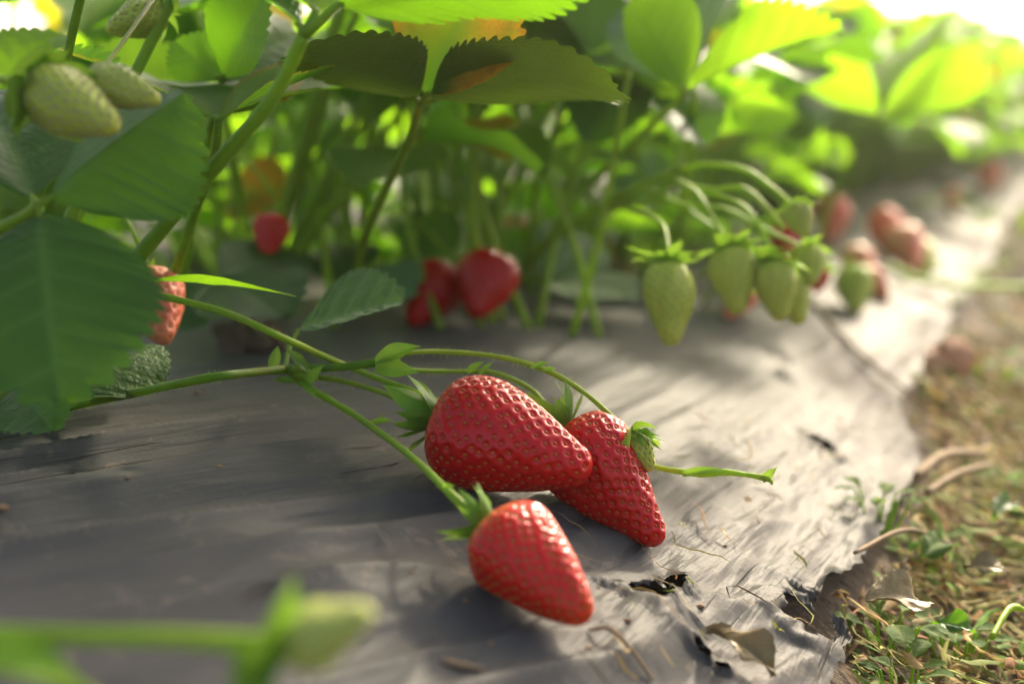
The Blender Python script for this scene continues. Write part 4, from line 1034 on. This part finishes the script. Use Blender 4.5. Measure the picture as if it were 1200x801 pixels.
mb = MB(); v, f, c, tl = leaflet_geo(50, 8, .26, 5, .01, .5, 1.1, 0, .03, .10, 4, .5, a=.9)
mb.add(place(v, tl, hit(826, 752)[0] + ZUP * .003, e_ + ZUP * .004, np.array([.1, -.3, 1.])), f, c)
tag(mb.build('withered_leaf', M_DRY), 'curled olive brown withered leaf on the film at the bottom right', 'withered leaf')
for k, (x_, y_, r_, n_) in enumerate([(256, 548, .0014, 'orange brown crumb'), (1, 597, .0020, 'brown crumb'), (480, 671, .0012, 'brown crumb'), (410, 564, .0009, 'crumb'), (231, 462, .0016, ''), (240, 458, .0010, ''), (228, 455, .0008, ''),
        (545, 705, .0012, ''), (622, 703, .0009, ''), (876, 585, .0016, ''), (575, 755, .0010, ''), (508, 742, .0012, ''), (345, 488, .0006, ''), (330, 460, .0005, ''), (760, 610, .0009, ''), (700, 690, .0010, ''), (168, 452, .0008, ''), (300, 500, .0007, ''), (640, 640, .0008, ''), (716, 655, .0009, ''), (800, 735, .0013, ''), (820, 712, .0016, ''), (735, 728, .0012, ''), (850, 640, .0010, ''), (690, 760, .0011, ''), (420, 640, .0007, ''), (150, 560, .0008, ''), (110, 520, .0007, '')]):
    c_, _ = hit(x_, y_); mb = MB(); lump(mb, c_ + ZUP * r_ * .3, (r_ * .9, r_ * .7, r_ * .4), k + 20, 9, amp=.9)
    tag(mb.build('soil_crumb', M_CRUMB), 'tiny crumb of dry soil lying on the grey film', 'crumb', 'crumbs scattered on the film')
mb = MB(); tube(mb, [hit(518, 778)[0] + ZUP * .001, hit(540, 786)[0] + ZUP * .0015, hit(565, 788)[0] + ZUP * .001], [.0008, .0011, .0006], 12, 7, wob=.2)
tag(mb.build('dry_twig', M_TWIG), 'short dark bit of straw on the film at the bottom centre', 'dry twig')
mb = MB(); tube(mb, [hit(690, 742)[0] + ZUP * .001, hit(715, 752)[0] + ZUP * .004, hit(742, 775)[0] + ZUP * .003, hit(765, 800)[0] + ZUP * .001], [.0005, .0006, .0006, .0004], 20, 6, wob=.2)
tag(mb.build('dry_twig', M_TWIG), 'thin curved dry stem on the film below the ripe berries', 'dry twig')

# ------------------------------------------------------------------ litter of dry grass and weeds in the furrow
g = np.random.RandomState(4)
PALETTE = np.array([(.40, .29, .12), (.32, .22, .08), (.19, .11, .05), (.11, .065, .03), (.26, .25, .07), (.19, .24, .05), (.09, .16, .03), (.13, .25, .035), (.36, .28, .13), (.24, .11, .04)])
def litter(n, t0, t1, s0, s1, l0, l1, w0, w1, h, pal, seg=7, clump=None):
    tt_ = t0 + (t1 - t0) * g.rand(n); ss = s0 + (s1 - s0) * g.rand(n) ** 1.0
    ln = l0 + (l1 - l0) * g.rand(n) ** 2; az = g.rand(n) * 6.283; cv = g.randn(n) * 1.4; wd = w0 + (w1 - w0) * g.rand(n) ** 2
    k = np.linspace(-.5, .5, seg)[None]
    a_ = az[:, None] + cv[:, None] * k + .8 * np.sin(k * 9 + g.rand(n)[:, None] * 6) * g.rand(n)[:, None]
    st2 = ln[:, None] / seg
    x = np.cumsum(np.cos(a_), 1) * st2; y = np.cumsum(np.sin(a_), 1) * st2
    s_ = ss[:, None] + x - x.mean(1, keepdims=True); t_ = tt_[:, None] + y - y.mean(1, keepdims=True)
    et = edge(t_)
    ok = (s_ > et + .001).all(1) | (s0 < .25)                       # what would lie under the film is left out
    ln, az, ss, tt_, wd, s_, t_, et = ln[ok], az[ok], ss[ok], tt_[ok], wd[ok], s_[ok], t_[ok], et[ok]; n = int(ok.sum())
    zb = np.maximum(soil_z(s_, t_), np.where(s_ < et, zfilm(s_, t_) + .001, -1))
    z = zb + .002 + h * g.rand(n)[:, None] ** 2.4 * (0.5 + 0.9 * vn(ss * 14, tt_ * 14, 6))[:, None] + ln[:, None] * .07 * g.randn(n)[:, None] * k * 2 + .14 * ln[:, None] * (0.25 - k ** 2) * g.rand(n)[:, None]
    z = np.maximum(z, zb + .001)
    X, Y = xy(s_, t_); p = np.stack([X, Y, z], -1)
    tg_ = np.gradient(p, axis=1); tg_ /= np.linalg.norm(tg_, axis=2)[..., None] + 1e-9
    up = np.stack([g.randn(n) * .7, g.randn(n) * .7, np.ones(n)], -1)[:, None]
    sdv = np.cross(tg_, up); sdv /= np.linalg.norm(sdv, axis=2)[..., None] + 1e-9
    nr = np.cross(sdv, tg_)
    taper = np.clip(1 - np.abs(k * 2) ** 4, .12, 1)[..., None]
    w = wd[:, None, None] * taper
    V = np.stack([p - sdv * w, p + nr * w * .45, p + sdv * w], 2)            # a shallow channel, not a flat ribbon
    cl = pal[g.randint(0, len(pal), n)] * (0.65 + .75 * g.rand(n))[:, None]
    fa = grid_faces(seg, 3)
    F_ = (fa[None] + (np.arange(n) * seg * 3)[:, None, None]).reshape(-1, 4)
    C_ = np.repeat(cl, seg * 3, 0)
    return V.reshape(-1, 3), F_, C_
mb = MB()
DRYP = PALETTE[[0, 1, 2, 3, 4, 5, 8, 9, 1, 0, 4]]; GRN = PALETTE[[4, 5, 6, 7, 7, 5]]
mb.add(*litter(8200, .12, 1.1, .25, .62, .010, .065, .0004, .0018, .024, DRYP))
mb.add(*litter(3200, .12, 1.1, .25, .62, .006, .028, .0010, .0036, .022, np.concatenate([GRN, DRYP[:4]]), 6))
mb.add(*litter(2600, 1.1, 3.5, .25, .62, .02, .09, .0008, .0028, .03, np.concatenate([DRYP, GRN]), 6))
mb.add(*litter(320, .12, 1.1, .30, .62, .04, .11, .0008, .0022, .026, np.concatenate([DRYP, GRN]), 10))
mb.add(*litter(900, 3.5, 9, .25, .7, .04, .14, .002, .006, .05, np.concatenate([DRYP, GRN]), 6))
mb.add(*litter(130, .35, .95, .20, .28, .006, .03, .0002, .0007, .001, DRYP))
mb.add(*litter(3200, .18, .75, .26, .37, .005, .028, .0004, .0014, .014, np.concatenate([DRYP, GRN])))
tag(mb.build('dry_grass_litter', M_LITTER), 'tangled dry grass and chopped weeds covering the furrow beside the film', 'dry grass', kind='stuff')

# LITTERED bits lying on the litter
def on_litter(px, py, dz):
    b_, _ = hit(px, py); s_, t_ = st(b_[0], b_[1]); b_[2] = max(b_[2], float(soil_z(np.array(s_), np.array(t_)))) + dz; return b_
for k, (a_, e_, W_, lab, mt_) in enumerate([
        ((1012, 742), (1078, 752), .34, 'pale crumpled dead leaf in the dry grass beside the torn film corner', M_DRY),
        ((1128, 700), (1180, 712), .30, 'curled tan dead leaf lying on the dry grass at the right', M_DRY),
        ((1078, 688), (1104, 676), .30, 'small grey-green wilted leaf on the dry grass', M_WEED),
        ((1160, 636), (1184, 626), .26, 'wilted green leaf scrap in the dry grass near the right edge', M_LEAF),
        ((1090, 770), (1140, 788), .30, 'limp green leaf scrap at the bottom of the dry grass', M_LEAF)]):
    v, f, c, tl = leaflet_geo(40, 7, W_, 7, .03, .4, 1.0, 0, .02, .10, 30 + k, .5)
    mb = MB(); mb.add(place(v, tl, on_litter(*a_, .012), on_litter(*e_, .014), np.array([.2, -.5, 1.])), f, c)
    tag(mb.build('withered_leaf', mt_), lab, 'withered leaf')
for k, (pp, r_, lab) in enumerate([
        (((1072, 592), (1105, 575), (1150, 560)), .0022, 'thick brown broken stem on the dry grass near the film bulge'),
        (((1085, 612), (1120, 598), (1160, 575)), .0016, 'second thinner brown stem lying parallel on the dry grass'),
        (((1000, 690), (1060, 672), (1120, 680)), .0009, 'thin tan curved straw arching over the dry grass'),
        (((1160, 792), (1180, 770), (1199, 758)), .0013, 'pale green cut stalk at the bottom right corner')]):
    mb = MB(); tube(mb, [on_litter(*q, .014 + .004 * (i == 1)) for i, q in enumerate(pp)], [r_, r_ * 1.1, r_ * .8], 24, 7, (0, .9, 0), wob=.2, seed=k)
    tag(mb.build('dry_twig', M_STEM if k == 3 else M_TWIG), lab, 'dry twig')

def weed(px, py, label, n, r, seed, mat=M_WEED, up=.5, cat='weed'):
    b_, _ = hit(px, py); s_, t_ = st(b_[0], b_[1])
    if s_ > float(edge(np.array(t_))): 
        b_[2] = float(soil_z(np.array(s_), np.array(t_)))
    root = empty('weed_sprig', b_, label, cat); up *= .6; gg = random.Random(seed)
    ms = MB()
    for i in range(n):
        a = i * 2.4 + gg.uniform(-.3, .3); o = np.array([math.cos(a), math.sin(a), 0]); h = r * up * gg.uniform(.5, 1.3); rad = r * gg.uniform(.3, 1)
        e_ = b_ + o * rad * .6 + ZUP * (h + .012); tube(ms, [b_, b_ + o * rad * .3 + ZUP * h * .7, e_], [.0008, .0007, .0005], 8, 6, (0, .6, 0))
        d_ = unit(o + ZUP * gg.uniform(-.3, .4)); v, f, c, tl = leaflet_geo(16, 3, .3, 4, .05, .2, .5, 0, .01, .03, i, gg.uniform(.4, 1))
        ml = MB(); ml.add(place(v, tl, e_, e_ + d_ * r * gg.uniform(.35, .6), unit(ZUP + o * .2)), f, c); ml.build('leaf', mat, root)
    ms.build('stem', M_STEM, root)
weed(1160, 450, 'bright green weed sprig beside the brown withered fruit', 9, .045, 1)
weed(1180, 300, 'blurred yellow-green weed clump on the far film edge', 12, .10, 2, up=.7)
weed(1120, 360, 'small blurred weed growing at the film edge below the hanging runner', 8, .05, 3)
weed(1030, 625, 'small grey-green weed sprig tucked against the torn film edge', 9, .022, 4, M_WEED, .4)
weed(1085, 640, 'low bright green sprig in the dry grass near the film edge', 7, .018, 5, up=.4)
weed(1120, 745, 'flattened grey-green weed in the dry grass at the bottom right', 9, .020, 6, M_WEED, .3)
weed(1040, 725, 'pale crumpled weed leaves beside the torn film corner', 6, .026, 7, M_WEED, .3)
weed(1185, 575, 'green weed sprig at the right edge in the dry grass', 7, .02, 8, up=.5)
weed(1060, 790, 'pale green weed at the bottom edge next to the film corner', 7, .02, 9, M_WEED, .4)

GLARE = 0.010
# ------------------------------------------------------------------ light, sky, camera
S = Vector((math.sin(SAZ) * math.cos(SEL), math.cos(SAZ) * math.cos(SEL), math.sin(SEL)))
ld = bpy.data.lights.new('sun', 'SUN'); ld.energy = 2.1; ld.angle = R(5); ld.color = (1.0, .88, .66)
lo = bpy.data.objects.new('sun', ld); COL.objects.link(lo); lo.rotation_euler = S.to_track_quat('Z', 'Y').to_euler(); lo.location = (1, 1, 3)
w = bpy.data.worlds.new('World'); sc.world = w; w.use_nodes = True
nt = w.node_tree; nt.nodes.clear()
sky = nt.nodes.new('ShaderNodeTexSky'); sky.sky_type = 'NISHITA'; sky.sun_disc = False
sky.sun_elevation = SEL; sky.sun_rotation = SAZ; sky.dust_density = 4.5; sky.air_density = 0.5
bg = nt.nodes.new('ShaderNodeBackground'); bg.inputs[1].default_value = 0.15
ow = nt.nodes.new('ShaderNodeOutputWorld'); wm = nt.nodes.new('ShaderNodeMix'); wm.data_type = 'RGBA'; wm.blend_type = 'MULTIPLY'; wm.inputs[0].default_value = 1; wm.inputs[7].default_value = (1.0, .93, .80, 1)
nt.links.new(sky.outputs[0], wm.inputs[6]); nt.links.new(wm.outputs[2], bg.inputs[0]); nt.links.new(bg.outputs[0], ow.inputs[0])

# thin milky air added over the field to imitate lens glare
mb = MB()
hx, hy, hz0, hz1 = 14.0, 13.0, -1.2, 1.2
v = np.array([[x, y, z] for x in (-hx, hx) for y in (-4.0, hy) for z in (hz0, hz1)], float)
mb.add(v, [[0, 1, 3, 2], [4, 6, 7, 5], [0, 4, 5, 1], [2, 3, 7, 6], [0, 2, 6, 4], [1, 5, 7, 3]])
m, nt_ = newmat('glare_air'); pv = nt_.nodes.new('ShaderNodeVolumePrincipled'); pv.inputs['Density'].default_value = GLARE
pv.inputs['Color'].default_value = (1.0, .97, .86, 1); pv.inputs['Anisotropy'].default_value = 0.7
ov = nt_.nodes.new('ShaderNodeOutputMaterial'); nt_.links.new(pv.outputs[0], ov.inputs['Volume'])
hz = tag(mb.build('glare_haze', m, flat=True), kind='stuff')

cd = bpy.data.cameras.new('camera'); cam = bpy.data.objects.new('camera', cd); COL.objects.link(cam)
cam.location = CAM; cam.rotation_euler = (math.pi / 2 - TH, 0, 0)
cd.lens = 50.0; cd.sensor_width = 36.0; cd.clip_start = 0.01; cd.clip_end = 400
cd.dof.use_dof = True; cd.dof.focus_distance = d1 - .006; cd.dof.aperture_fstop = 5.2; cd.dof.aperture_blades = 0
sc.camera = cam
sc.view_settings.view_transform = 'Standard'; sc.view_settings.look = 'None'; sc.view_settings.gamma = 1
sc.view_settings.exposure = 1.9
sc.cycles.max_bounces = 8; sc.cycles.transparent_max_bounces = 8; sc.cycles.use_denoising = True
for ob in bpy.data.objects:
    if '_w' in ob: del ob['_w']
